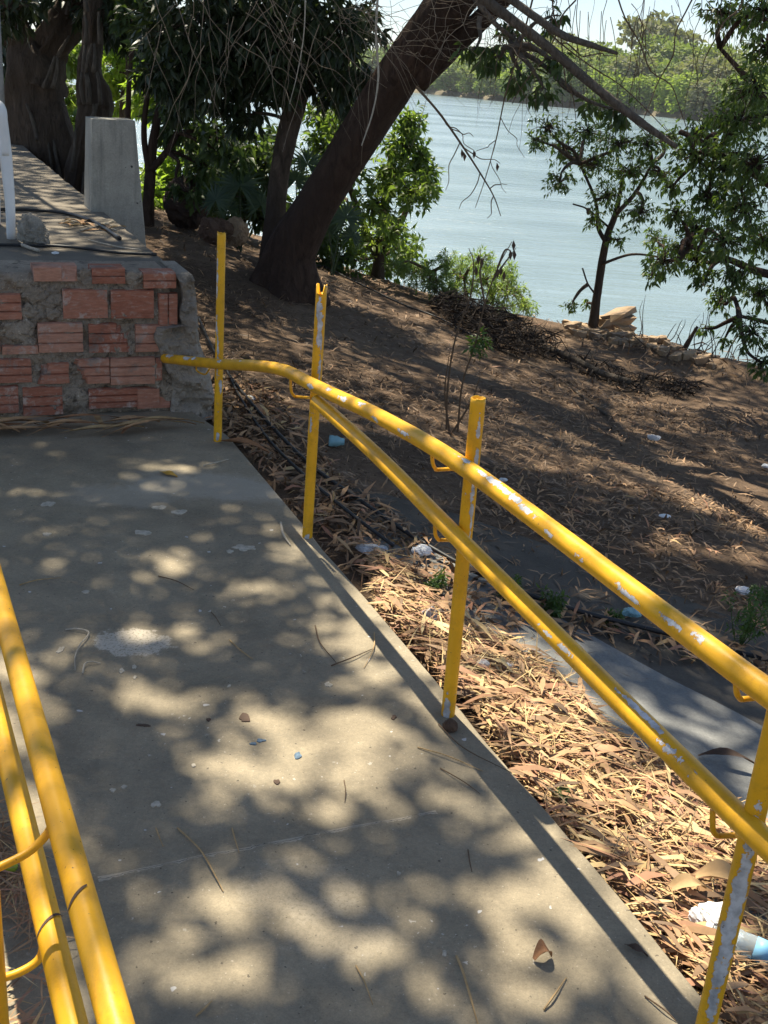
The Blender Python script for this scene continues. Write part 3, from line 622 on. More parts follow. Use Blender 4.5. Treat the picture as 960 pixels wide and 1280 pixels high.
_d = dense(up); _L = np.r_[0, np.cumsum(np.linalg.norm(np.diff(_d, axis=0), axis=1))]; _px = np.array([(480 + F * c[0] / -c[2], 640 - F * c[1] / -c[2]) for c in (_d - EYE) @ R])
def along(x, y): return float(_L[np.argmin((_px[:, 0] - x) ** 2 + (_px[:, 1] - y) ** 2)])
chips_u = [(along(x, y), hl, ac, ha) for (x, y, hl, ac, ha) in ((880, 800, .035, .2, .5), (850, 782, .05, -.1, .35), (795, 748, .07, -.5, .3), (730, 705, .025, -.5, .35), (690, 678, .03, -.4, .3), (660, 652, .05, .2, .5), (615, 610, .10, .6, .5), (640, 628, .06, .5, .5), (580, 585, .06, .7, .4), (510, 545, .06, -.3, .4), (480, 528, .06, -.6, .3), (455, 515, .035, .5, .5), (435, 505, .05, .1, .5), (415, 495, .03, .4, .4), (395, 482, .05, -.4, .4), (305, 456, .03, .8, .4), (280, 455, .06, .6, .5), (240, 451, .10, .7, .6), (215, 449, .06, .7, .6))]
o = add_pipe('rail', up, RR, 'rail_worn', ra, chips_u); o['label'] = 'upper rail bent down towards the brick wall'
lo = [W3(TR, -1.6, .49), W3(TR, -.6, .49)] + [on_t(*q, TR) for q in ((935, 1033), (580, 680), (484, 582), (425, 527), (396, 502))]
_d = dense(lo); _L = np.r_[0, np.cumsum(np.linalg.norm(np.diff(_d, axis=0), axis=1))]; _px = np.array([(480 + F * c[0] / -c[2], 640 - F * c[1] / -c[2]) for c in (_d - EYE) @ R])
chips_l = [(along(x, y), hl, ac, ha) for (x, y, hl, ac, ha) in ((858, 952, .03, .1, .5), (842, 940, .04, -.1, .5), (810, 908, .10, .6, .35), (872, 975, .012, .2, .3), (720, 812, .05, -.3, .3), (700, 795, .03, -.4, .3), (686, 782, .02, -.4, .3), (790, 885, .06, .6, .3))]
o = add_pipe('rail', lo, RR, 'rail_worn', ra, chips_l); o['label'] = 'lower rail ending at the torn post'
def bracket(parent, pts, r=.0052, mat='rail_clean'): return add_pipe('bracket', pts, r, mat, parent, step=.006, sides=10)
def loop(xa, ya, xb, yb, xc, yc, xd, yd): return [on_t(xa, ya, TR), on_t(xb, yb, TR + .002), on_t((xb + xc) / 2, (yb + yc) / 2 + 3, -.01), on_t(xc, yc, .005), on_t(xd, yd, .012)]
for q in ((363, 472, 364, 488, 372, 496, 386, 497), (544, 652, 544, 667, 551, 675, 568, 675), (891, 1012, 891, 1036, 899, 1045, 921, 1044), (920, 850, 921, 866, 929, 874, 948, 872), (540, 566, 541, 579, 548, 587, 580, 585)):
    bracket(ra, loop(*q))
bracket(ra, [on_t(246, 455, -.03), on_t(246, 463, -.02), on_t(256, 468, -.01), on_t(262, 461, 0.0)], .004)
mesh('wire', *tube(catmull([on_t(222, 451, -.02), on_t(224, 465, -.01), on_t(235, 464, -.01), on_t(246, 458, -.01)], 5), .0018, 5), M['hose'], ra)

rl = thing('handrail', 'pair of bright yellow pipes of the near left handrail at the bottom left corner', 'railing', W3(-1.2, 0, 0))
hU, hL = .72, .56; RL = .0174
def along_h(p0, p1, h):
    a, b = gz(*p0, h), gz(*p1, h); d = (b - a) / np.linalg.norm(b - a); d = unit(d * .0 + (-UX if d @ UX < 0 else UX)); return a, b, d
a, b, d = along_h((62.7, 980), (145, 1280), hU); mU = (a + b) / 2
a2, b2, d2 = along_h((18, 980), (90.5, 1280), hL); mL = (a2 + b2) / 2
o = add_pipe('rail', [a + (a - b) * 6, a, b, b + (b - a) * 3], RL, 'rail_clean', rl, [(np.linalg.norm((a - b) * 6) + .22, .012, .9, .5)]); o['label'] = 'upper rail'
o = add_pipe('rail', [a2 + (a2 - b2) * 6, a2, b2, b2 + (b2 - a2) * 3], RL, 'rail_clean', rl); o['label'] = 'lower rail'
tl_ = (tsz(a)[0] + tsz(b)[0]) / 2; tpo = tl_ - .098; spo = tsz(gz(52, 1022, hU))[1] - .03
g = W3(tpo, spo, 0); add_pipe('post', [g, g + np.array([0, 0, .4]), g + np.array([0, 0, .80])], PR, 'rail_clean', rl)
g2 = W3(tpo, spo + 1.25, 0); add_pipe('post', [g2, g2 + np.array([0, 0, .4]), g2 + np.array([0, 0, .80])], PR, 'rail_clean', rl)
for sp in (spo, spo + 1.25):
    k1 = W3(tl_, sp + .03, hU); bracket(rl, [W3(tpo, sp, hU - .045), W3(tpo + .05, sp + .014, hU - .038), W3(tl_ - .022, sp + .026, hU - .026), W3(tl_ - .012, sp + .03, hU - .012)], .0055)
    bracket(rl, [W3(tpo, sp, hL - .05), W3(tpo + .035, sp + .005, hL - .05), W3(tpo + .06, sp + .012, hL - .042), W3(tpo + .068, sp + .02, hL - .02)], .0055)
def band(center, axis, r, wd, a0, a1, mat, parent, name):
    """worn scuff: a thin arc lying on the pipe"""
    T = unit(np.array(axis)); toc = EYE - center; toc = unit(toc - T * (toc @ T)); rt = np.cross(T, toc); V = []; k = 12
    for i in range(k + 1):
        t = a0 + (a1 - a0) * i / k; nrm = toc * cos(t) + rt * sin(t); h = wd * (sin(pi * (.08 + .84 * i / k)) ** .6); off = T * (.012 * sin(t * 1.2))
        V += [center + nrm * (r + .0012) + T * h + off, center + nrm * (r + .0012) - T * h + off]
    return mesh(name, V, [[2 * i, 2 * i + 1, 2 * i + 3, 2 * i + 2] for i in range(k)], M[mat], parent)
ax = b - a
band(gz(104, 1128, hU), ax, RL, .0028, -.5, 1.25, 'dead_pod', rl, 'scuff_mark'); band(gz(63, 1163, hL), ax, RL, .0026, -1.3, 1.3, 'dead_pod', rl, 'scuff_mark')

# ------------------------------------------------------------------ trees and plants near by
UP = np.array([0, 0, 1.0])
def pxr(w, Y): return w * Y / F / 2          # half of a width in pixels at a distance
def foliage_pts(cl, k, L, Wd, droop, spread=.9, shell=.4, flat=.0):
    """cl: list of (centre, radii, twigs); k leaves in a rosette on each twig end"""
    C = []; D = []; N = []; TW = []
    for c, r, n in cl:
        c = np.asarray(c, float); r = np.asarray(r, float) * np.ones(3); d = rvec(n); p = c + d * r * (RNG.random(n)[:, None] ** shell)
        TW.append((c, p)); o = unit(d * .7 + rvec(n) * .5 - UP * droop * .5)
        for _ in range(k):
            q = unit(o * .5 + rvec(n) * spread - UP * droop); C.append(p + rvec(n) * L * .25 + q * L * .08); D.append(q); N.append(unit(UP * .9 + rvec(n) * .8 - q * .2))
    C = np.concatenate(C); D = np.concatenate(D); N = np.concatenate(N); n = len(C)
    return C, D, N, L * (.65 + .6 * RNG.random(n)), Wd * (.7 + .5 * RNG.random(n)), TW
def add_crown(root, cl, k, L, Wd, droop, mat, spread=.9, shell=.4, name='crown', fine=True):
    C, D, N, l, w, TW = foliage_pts(cl, k, L, Wd, droop, spread, shell); V, Fc = (leaf_arrays(C, D, N, l, w, .2, .18) if fine else leaf2(C, D, N, l, w))
    rnd = np.clip(.25 + .55 * RNG.random(len(C)) + .5 * fbm(C[:, 0] * 1.5, C[:, 2] * 1.5 + C[:, 1], 2), 0, 1)
    return kind(mesh(name, V, Fc, M[mat], root, attrs={'rnd': ('FACE', np.repeat(rnd, len(Fc) // len(C)))}), 'stuff'), TW
def limb(a, b, ra_, rb, sag=.1, side=.1, n=6, sides=6):
    a = np.asarray(a, float); b = np.asarray(b, float); L = np.linalg.norm(b - a); m1 = a * .66 + b * .34 + UP * L * sag + rvec(1)[0] * L * side; m2 = a * .3 + b * .7 + UP * L * sag * .6 + rvec(1)[0] * L * side
    return tube(catmull([a, m1, m2, b], n), [ra_, (ra_ + rb) * .55, rb], sides, bump=.15, seed=RNG.random() * 9)
def twigs(TW, frac=.5, r=.006, mx=60):
    o = []
    for c, p in TW:
        for q in p[RNG.random(len(p)) < frac][:mx]: o.append(limb(c + (q - c) * .1, q, r, r * .35, .05, .12, 2, 4))
    return o
def trunk(root, pts, rad, mat, sides=14, bump=.12, name='trunk', flare=0.0, label=None):
    P = catmull(pts, 8 if bump < .3 else 20); V, Fc = tube(P, rad, sides, bump=bump, seed=RNG.random() * 20); V = np.asarray(V)
    if flare:
        z0 = P[0][2]; hgt = np.clip(1 - (V[:, 2] - z0) / .55, 0, 1)[:, None] ** 2; cen = np.array([P[0][0], P[0][1], 0]); d = V - cen; d[:, 2] = 0
        an = np.arctan2(d[:, 1], d[:, 0]); V = V + d * hgt * flare * (.7 + .5 * np.cos(an * 5 + 1))[:, None]
    o = mesh(name, V, Fc, M[mat], root, smooth=True)
    if label: o['label'] = label
    return o

# the leaning tree
b0 = settle(aty(353, 366, 9.6), -.08)
lt = thing('leaning_tree', 'big dark tree leaning to the right over the bank, its trunk forking at the top', 'tree', b0)
ax_ = [b0, aty(362, 315, 9.6), aty(385, 275, 9.55), aty(415, 225, 9.5), aty(467, 140, 9.4), aty(505, 82, 9.3), aty(548, 22, 9.15), aty(590, -40, 8.95)]
top = ax_[-1]; hi = [top + np.array([.35, -.5, .9]), top + np.array([.6, -1.2, 2.0]), top + np.array([.7, -2.0, 3.0])]
trunk(lt, ax_ + hi, [.27, .21, .185, .165, .16, .165, .17, .16, .14, .12, .08], 'bark_dark', 22, .13, flare=.55)
f2 = [aty(520, 98, 9.3), aty(565, 58, 9.2), aty(606, 20, 9.1), aty(650, -22, 9.0), aty(720, -80, 8.7)]
lf = [tube(catmull(f2 + [f2[-1] + np.array([.9, -.6, 1.4]), f2[-1] + np.array([1.6, -1.4, 2.6])], 6), [.12, .085, .075, .07, .06, .05, .03], 12, bump=.12, seed=3)]
V, Fc = join(lf); mesh('fork', V, Fc, M['bark_dark'], lt, smooth=True)
V, Fc = tube(catmull([aty(560, -40, 8.0), aty(612, 4, 8.0), aty(680, 55, 8.0), aty(742, 107, 8.0), aty(800, 152, 8.0), aty(846, 184, 8.0)], 8), [.036, .034, .032, .03, .027, .016], 10, bump=.12, seed=4)
o = mesh('dead_limb', V, Fc, M['dead_wood'], lt, smooth=True); o['label'] = 'long straight grey dead limb slanting down to the right'
V, Fc = tube(catmull([aty(600, -30, 7.8), aty(645, 4, 7.8), aty(700, 42, 7.8), aty(735, 55, 7.8), aty(772, 67, 7.8)], 8), [.028, .026, .024, .02, .011], 9, bump=.12, seed=5)
o = mesh('dead_limb', V, Fc, M['dead_wood'], lt, smooth=True); o['label'] = 'shorter grey dead limb with a splintered end'

# its crown overhead: unseen, leaves placed to shape shade on ramp and bank
lit = [(230, 790, 70, 26), (470, 800, 95, 42), (560, 720, 60, 30), (390, 955, 120, 45), (455, 1010, 120, 40), (150, 868, 55, 32), (128, 742, 42, 18), (222, 690, 46, 18), (237, 703, 20, 10), (110, 812, 32, 26), (190, 590, 60, 6), (330, 640, 30, 8), (300, 1150, 110, 60), (430, 1190, 80, 60),
       (190, 1190, 80, 70), (640, 1010, 70, 55), (640, 1130, 90, 60), (720, 1230, 80, 50), (560, 900, 60, 50), (360, 740, 36, 16), (330, 728, 20, 12), (250, 880, 40, 22), (520, 790, 60, 40), (180, 1250, 70, 40), (300, 1260, 60, 30), (540, 1240, 60, 40), (470, 1110, 50, 26), (600, 1260, 60, 30),
       (620, 830, 90, 45), (680, 920, 110, 70), (760, 1010, 130, 90), (860, 1120, 130, 100), (900, 1230, 110, 90), (560, 780, 50, 26), (950, 1050, 90, 60), (770, 870, 60, 16), (820, 905, 60, 16), (740, 830, 40, 9), (860, 870, 40, 12), (890, 940, 60, 16), (930, 890, 40, 10), (850, 838, 30, 9), (930, 985, 60, 30),
       (850, 590, 40, 9), (905, 625, 40, 11), (950, 660, 36, 16), (770, 555, 30, 7), (690, 520, 26, 6), (600, 470, 26, 5), (560, 430, 26, 5), (480, 400, 26, 5), (500, 350, 34, 5), (900, 470, 40, 6), (940, 520, 30, 7), (690, 640, 24, 7), (730, 660, 20, 6), (620, 600, 18, 6), (830, 690, 20, 7), (760, 400, 40, 14), (850, 440, 50, 10), (690, 430, 40, 8), (930, 760, 20, 8), (880, 610, 60, 14), (905, 625, 95, 24), (820, 690, 60, 14), (945, 700, 50, 16), (760, 560, 60, 9), (620, 500, 40, 6), (520, 400, 50, 6), (900, 510, 60, 9), (930, 640, 50, 14), (660, 500, 40, 6), (760, 620, 40, 8), (580, 560, 22, 6), (820, 500, 40, 6), (650, 470, 30, 5), (440, 390, 30, 4), (540, 450, 30, 5), (720, 690, 40, 8), (880, 700, 30, 8),
       (220, 300, 24, 5), (230, 325, 28, 5), (300, 320, 26, 5), (330, 345, 20, 4), (240, 290, 20, 4), (300, 300, 16, 4), (470, 470, 18, 4), (530, 520, 18, 5), (440, 440, 16, 3), (640, 560, 20, 5), (860, 540, 26, 6),
       (150, 318, 30, 3), (80, 300, 30, 3), (140, 275, 26, 3), (60, 225, 14, 2), (70, 258, 30, 2.5), (190, 318, 20, 3), (45, 312, 26, 3),
       (20, 1130, 60, 150), (60, 1220, 50, 60), (30, 900, 40, 120), (60, 1050, 50, 70)]
def overhead(n, xr, yr, thin):
    x = RNG.uniform(*xr, n); y = RNG.uniform(*yr, n); P = np.stack([x, y, H(x, y, False)], 1)
    rr = (P - ORG); t = rr @ VX; s = rr @ UX; on = (t < .07) & (t > -1.6) & (s < 4.1); P[on, 2] = 0; P[(t < -.05) & (s > 4.1), 2] = PT
    px_, py_, dz = project(P); sh = np.ones(n); wx = fbm(P[:, 0] * 2.6, P[:, 1] * 2.6, 3) * 330 / dz; wy = fbm(P[:, 0] * 2.6 + 40, P[:, 1] * 2.6 + 9, 3) * 190 / dz; px_ = px_ + wx; py_ = py_ + wy
    for (cx, cy, rx, ry) in lit:
        d = np.sqrt(((px_ - cx) / rx) ** 2 + ((py_ - cy) / ry) ** 2) + .9 * fbm(P[:, 0] * 3.2 + cx, P[:, 1] * 3.2, 3); sh = np.minimum(sh, np.clip((d - .66) * 2.6, 0, 1))
    t, s = rr @ VX, rr @ UX; sh = np.maximum(sh, np.where(on & (fbm(P[:, 0] * 7, P[:, 1] * 7, 2) > .02), .16, 0)); sh = np.where(dz < .5, .5, sh); bank = 1 - np.clip((y - 11.2 - .9 * np.clip(-1.5 - x, 0, 3)) / .8, 0, 1)
    sh = np.where((t > -1.42) & (t < -1.055) & (s < 1.9), sh * .12, sh); sh = np.where((np.abs(t - .0) < .11) & (s < 2.6), sh * .25, sh)
    speck = fbm(P[:, 0] * 3.6, P[:, 1] * 3.6, 3); keep = RNG.random(n) < sh * np.where((speck > .17) & (py_ > 735), .10, 1) * thin * bank; return P[keep]
Pn = overhead(40000, (-2.6, 2.8), (.3, 5.6), 1); Pf = overhead(50000, (-5.5, 5.5), (4.6, 14), 1)
P = np.concatenate([Pn, Pf]); n = len(P); kz = np.concatenate([RNG.uniform(5.8, 8.8, len(Pn)), RNG.uniform(6.0, 9.0, len(Pf))]); C = P + SUNV * ((kz - P[:, 2]) / SUNV[2])[:, None]
D = unit(rvec(n) - UP * .5); N = unit(UP + rvec(n) * .7); V, Fc = leaf2(C, D, N, RNG.uniform(.10, .19, n), RNG.uniform(.045, .075, n))
kind(mesh('crown', V, Fc, M['leaf_dark'], lt, attrs={'rnd': ('FACE', np.repeat(RNG.random(n), 2))}), 'stuff')
lb = []
for q in ((0, 5.4, 8.2), (-1.6, 6.6, 8.4), (1.4, 6.2, 8.2), (-3, 8, 6.8), (2.8, 8, 6.6), (-.6, 7.5, 7.0), (1.2, 10.5, 7.0), (-3.6, 11.5, 7.2), (3.6, 11, 6.8), (-1, 13.5, 7.2)): lb.append(limb(hi[-1] if q[1] < 9 else hi[0], q, .075, .015, .05, .08, 8, 8))
V, Fc = join(lb); kind(mesh('limb', V, Fc, M['bark_dark'], lt, smooth=True), 'stuff')

# bare drooping twigs and dry vines, hanging from the overhead branches
def hang(x0, y0, x1, y1, Y, r, wob=.06, n=7):
    a = aty(x0, y0, Y); b = aty(x1, y1, Y + RNG.uniform(-.2, .2)); P = np.array([a + (b - a) * q + rvec(1)[0] * wob * sin(pi * q) for q in np.linspace(0, 1, n)]); return tube(catmull(P, 3), [r, r * .8, r * .45], 5)
hv = []
for _ in range(75):
    x = RNG.choice([RNG.uniform(180, 480), RNG.uniform(300, 620)]); y = RNG.uniform(-25, 60); L = RNG.uniform(40, 170); hv.append(hang(x, y, x + RNG.uniform(-70, 90), y + L, RNG.uniform(7.5, 9.2), RNG.uniform(.0011, .0028), .02))
for _ in range(50):
    x = RNG.uniform(420, 640); y = RNG.uniform(-20, 70); a = RNG.uniform(-.6, .9); L = RNG.uniform(30, 110); hv.append(hang(x, y, x + L * cos(a), y + L * sin(a) * .9, RNG.uniform(7.6, 9), RNG.uniform(.0011, .0024), .015))
V, Fc = join(hv); kind(mesh('dry_twigs', V, Fc, M['vine'], lt), 'stuff')
V, Fc = tube(catmull([aty(474, -30, 8.2), aty(470, 40, 8.2), aty(473, 95, 8.2), aty(466, 140, 8.2), aty(452, 182, 8.2)], 6), [.009, .008, .006, .004], 7, bump=.2)
tag(mesh('hanging_vine', V, Fc, M['pale_twig'], loc=aty(474, -30, 8.2)), 'thickest pale dry vine hanging straight down in front of the leaning trunk', 'vine')
V, Fc = tube(catmull([aty(382, -20, 8.3), aty(380, 40, 8.3), aty(372, 90, 8.3), aty(362, 130, 8.3)], 6), [.005, .004, .002], 6)
tag(mesh('hanging_vine', V, Fc, M['pale_twig'], loc=aty(382, -20, 8.3)), 'thin pale vine hanging in front of the dark mango leaves left of the leaning trunk', 'vine')
def bare_branch(label, pts, Y, r, sub, leaves=()):
    P = catmull([aty(x, y, Y) for x, y in pts], 6); t = thing('bare_branch', label, 'branch', P[0]); o = [tube(P, [r, r * .7, r * .3], 7, bump=.15)]
    for (i, dx, dy) in sub:
        q = P[int(i * (len(P) - 1))]; pxy = project(q[None]); o.append(hang(pxy[0][0], pxy[1][0], pxy[0][0] + dx, pxy[1][0] + dy, Y, r * .45, .03, 5))
    V, Fc = join(o); mesh('twig', V, Fc, M['dark_twig'], t)
    for (x, y) in leaves:
        c = aty(x, y, Y); V, Fc = leaf_arrays(c[None], np.array([[.2, .1, -1.0]]), np.array([[.3, -1, .1]]), np.array([.07]), np.array([.028]), .3, .2); mesh('leaf', V, Fc, M['dead_pod'], t, attrs={'rnd': ('FACE', np.full(4, .2))})
bare_branch('bare drooping branch with a few withered leaves hanging over the river beside the leaning trunk', [(520, 108), (548, 140), (575, 178), (600, 216), (617, 245), (626, 270)], 8.6, .010, [(.25, 40, 42), (.4, -18, 60), (.45, 46, 20), (.6, -26, 45), (.75, 22, -5), (.8, -8, 28), (.3, 30, 12)], [(577, 186), (592, 187), (580, 190), (621, 203)])
bare_branch('long thin bare branch hanging straight down over the river right of the withered leaves', [(668, -10), (650, 60), (632, 118), (620, 175), (606, 225), (594, 260)], 8.4, .007, [(.3, 26, 60), (.5, 30, 50), (.6, -30, 22), (.7, 20, 40), (.2, -20, 40)])
tg = thing('bare_twig_tangle', 'tangle of bare dark drooping twigs against the sky at the top right', 'branches', aty(800, -40, 8.4)); hv = []
for _ in range(75):
    x = RNG.uniform(600, 970); y = RNG.uniform(-30, 30); L = RNG.uniform(40, 190); a = RNG.uniform(-60, 40); P0 = (x, y)
    hv.append(hang(x, y, x + a, y + L, RNG.uniform(7.6, 9.4), RNG.uniform(.0014, .0032), .03))
for (x0, y0, x1, y1) in ((630, -10, 835, 165), (655, 30, 812, 170), (700, 55, 770, 70), (770, -10, 860, 165), (720, 0, 640, 130), (870, -10, 800, 160), (930, -10, 868, 110), (690, -10, 720, 150)): hv.append(hang(x0, y0, x1, y1, 8.3, .006, .05))
V, Fc = join(hv); kind(mesh('twig', V, Fc, M['dark_twig'], tg), 'stuff')

def simple_tree(name, label, stems, clusters, Y, mat, barkm, k, L, Wd, droop, group=None, tw=.5, spread=.9, shell=.4, dY=.5, link=True, base=None, twr=.006, fine=True):
    """stems: list of (pixel polyline, widths in px); clusters: (px, py, radius px, twigs[, depth offset])"""
    b = base if base is not None else settle(aty(*stems[0][0][0], Y), -.05)
    t = thing(name, label, 'tree' if 'tree' in name else 'shrub', b, group); ends = []
    for i_, (pl, wd) in enumerate(stems):
        pts = [aty(x, y, Y + j * .02) for j, (x, y) in enumerate(pl)]; pts[0] = b if i_ == 0 else pts[0]; trunk(t, pts, [pxr(w, Y) for w in wd], barkm, 12, .14, flare=.3 if i_ == 0 else 0); ends += pts[1:]
    cl = [(aty(c[0], c[1], Y + (c[4] if len(c) > 4 else RNG.uniform(-dY, dY))), np.array([1, 1.1, .85]) * c[2] * Y / F, c[3]) for c in clusters]
    _, TW = add_crown(t, cl, k, L, Wd, droop, mat, spread, shell, fine=fine); br = []
    if link and ends:
        E_ = np.array(ends)
        for c, r, n_ in cl:
            q = E_[np.argmin(((E_ - c) ** 2).sum(1))]; br.append(limb(q, c, .022, .008, .06, .1, 5, 6))
    br += twigs(TW, tw, twr)
    if br: V, Fc = join(br); kind(mesh('branches', V, Fc, M[barkm], t, smooth=True), 'stuff')
    return t
# thinner tree beside it, with long hanging mango-like leaves
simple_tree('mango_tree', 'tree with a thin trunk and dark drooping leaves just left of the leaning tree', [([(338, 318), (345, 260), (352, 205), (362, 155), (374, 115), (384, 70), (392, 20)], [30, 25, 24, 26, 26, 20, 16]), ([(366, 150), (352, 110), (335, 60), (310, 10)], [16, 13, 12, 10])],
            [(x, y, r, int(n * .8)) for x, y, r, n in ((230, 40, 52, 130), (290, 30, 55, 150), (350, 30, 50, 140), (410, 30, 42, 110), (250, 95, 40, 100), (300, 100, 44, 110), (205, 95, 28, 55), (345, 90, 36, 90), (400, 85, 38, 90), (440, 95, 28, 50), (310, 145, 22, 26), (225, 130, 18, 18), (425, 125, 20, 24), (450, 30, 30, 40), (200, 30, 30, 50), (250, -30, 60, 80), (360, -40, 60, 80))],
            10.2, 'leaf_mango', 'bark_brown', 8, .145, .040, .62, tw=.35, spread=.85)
simple_tree('slender_tree', 'slender dark tree of several thin stems right of the concrete pillar', [([(184, 262), (187, 225), (191, 180), (198, 140), (205, 95), (214, 40)], [15, 13, 11, 9, 8, 6]), ([(186, 215), (180, 170), (184, 120), (194, 70), (204, 20)], [8, 7, 6, 5, 4]), ([(189, 212), (208, 190), (222, 165), (236, 128), (244, 90)], [9, 8, 7, 6, 5]), ([(160, 160), (161, 110), (165, 60)], [7, 6, 5])],
            [(215, 150, 30, 36), (245, 170, 34, 46), (275, 170, 30, 36), (255, 205, 28, 30), (225, 125, 26, 30), (290, 200, 26, 26), (235, 240, 18, 14), (200, 60, 34, 40), (175, 20, 36, 50)], 10.8, 'leaf_dark', 'bark_dark', 6, .13, .05, .5, tw=.6)
# old fig-like tree at the left
def old_tree(label, stems, Y):
    b = aty(*stems[0][0][0], Y); t = thing('old_tree', label, 'tree', b)
    for i_, (pl, wd) in enumerate(stems): trunk(t, [aty(x, y, Y + (j % 2) * .05) for j, (x, y) in enumerate(pl)], [pxr(w, Y) for w in wd], 'bark_brown', 40, .5, name='trunk' if i_ == 0 else 'limb')
    rt = []
    for _ in range(16):                                # aerial roots clinging to the bark
        pl = stems[RNG.integers(0, len(stems))][0]; i = RNG.integers(0, len(pl) - 1); off = RNG.uniform(-16, 16)
        rt.append(tube(catmull([aty(pl[i][0] + off + RNG.uniform(-4, 4), pl[i][1], Y - .26), aty((pl[i][0] + pl[i + 1][0]) / 2 + off, (pl[i][1] + pl[i + 1][1]) / 2, Y - .28), aty(pl[i + 1][0] + off + RNG.uniform(-4, 4), pl[i + 1][1], Y - .24)], 4), [.022, .018, .012], 6, bump=.3, seed=RNG.random() * 9))
    V, Fc = join(rt); kind(mesh('root', V, Fc, M['bark_grey'], t, smooth=True), 'stuff'); return t
ot = old_tree('massive old tree with a gnarled forking trunk at the left edge behind the platform', [([(76, 262), (70, 222), (58, 175), (48, 130), (42, 90), (30, 55), (14, 20), (4, -25)], [92, 76, 66, 60, 56, 34, 30, 30]), ([(50, 110), (60, 70), (74, 45), (92, 18), (108, -20)], [54, 42, 38, 36, 34]), ([(92, 20), (112, 2), (135, -25)], [26, 22, 20])], 12.2)
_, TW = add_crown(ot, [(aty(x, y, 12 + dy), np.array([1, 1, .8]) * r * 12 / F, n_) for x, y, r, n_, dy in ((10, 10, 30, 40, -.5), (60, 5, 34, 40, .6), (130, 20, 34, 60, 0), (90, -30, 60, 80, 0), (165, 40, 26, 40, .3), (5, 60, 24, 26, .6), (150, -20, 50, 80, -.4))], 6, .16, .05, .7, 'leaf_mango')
V, Fc = join(twigs(TW, .5, .008)); kind(mesh('branches', V, Fc, M['bark_brown'], ot), 'stuff')
old_tree('lumpy dark trunk standing just behind the concrete pillar', [([(98, 262), (104, 215), (112, 160), (117, 130), (112, 90), (117, 55), (119, 15), (118, -30)], [46, 40, 34, 40, 32, 26, 24, 24])], 11.3)
# sunlit greenery beyond the left-hand trees
for lab, c, Y, mat, L_ in (('bright green bush glowing behind the forked old trunk at the far left', [(35, 60, 30, 60), (75, 110, 34, 80), (90, 70, 26, 60), (30, 150, 26, 40), (82, 165, 30, 60)], 15.5, 'leaf_bright', .15),
                       ('sunlit lime green bush seen between the lumpy trunk and the slender stems', [(150, 80, 34, 90), (160, 120, 30, 80), (145, 40, 28, 60), (195, 120, 30, 80), (220, 90, 20, 50)], 16.5, 'leaf_lime', .15),
                       ('pale lime shrub low between the slender tree and the dark boulder', [(200, 225, 24, 60), (215, 200, 26, 50), (190, 245, 20, 40), (205, 258, 18, 30)], 14.5, 'leaf_lime', .12),
                       ('dark green shrub at the left edge behind the chair', [(8, 110, 26, 60), (14, 160, 30, 70), (22, 190, 24, 50), (40, 195, 20, 30)], 13.8, 'leaf_dark', .15)):
    x, y = c[0][0], max(q[1] for q in c) + 45; b = settle(aty(x, y, Y), -.05)
    simple_tree('leafy_shrub', lab, [([(x, y), (x + 4, y - 40), (c[1][0], c[1][1])], [10, 8, 5])], c, Y, mat, 'bark_brown', 8, L_, L_ * .42, .35, tw=.5, base=b, dY=1.0)
# bright broad bush between the leaning trunk and the river
simple_tree('leafy_bush_tree', 'bushy green tree with bright tips behind the leaning trunk at the water side', [([(470, 372), (474, 320), (480, 260), (488, 200)], [16, 13, 10, 7]), ([(474, 330), (450, 270), (425, 200)], [10, 8, 6]), ([(476, 310), (505, 270), (520, 220)], [9, 7, 5])],
            [(505, 180, 30, 72, -.3), (525, 200, 22, 51), (488, 215, 30, 68), (520, 240, 26, 60), (470, 255, 32, 68), (455, 300, 34, 68), (490, 290, 30, 60), (425, 165, 30, 51), (405, 185, 26, 51), (400, 150, 24, 43), (430, 205, 26, 43), (505, 315, 26, 51), (480, 330, 28, 51), (435, 320, 26, 43), (420, 255, 26, 33), (398, 220, 24, 33), (510, 150, 22, 33), (535, 222, 14, 19), (420, 130, 22, 30), (445, 140, 20, 25)],
            13.3, 'leaf_bright', 'bark_brown', 7, .105, .040, .3, tw=.6, dY=.9, spread=1.1, shell=.6)
simple_tree('dark_bush_tree', 'dark leafy undergrowth bush behind the thin trunk and the boulders', [([(300, 300), (305, 250), (310, 200)], [12, 10, 7]), ([(303, 270), (270, 220), (255, 190)], [8, 6, 5])],
            [(300, 190, 34, 70), (330, 210, 30, 60), (275, 215, 32, 60), (260, 190, 24, 40), (310, 240, 28, 50), (330, 262, 24, 40), (285, 250, 26, 40), (345, 180, 24, 40), (380, 260, 24, 34), (395, 300, 26, 40), (415, 290, 24, 40), (400, 330, 20, 30)], 12.6, 'leaf_dark', 'bark_dark', 8, .13, .05, .4, tw=.4, dY=.6)
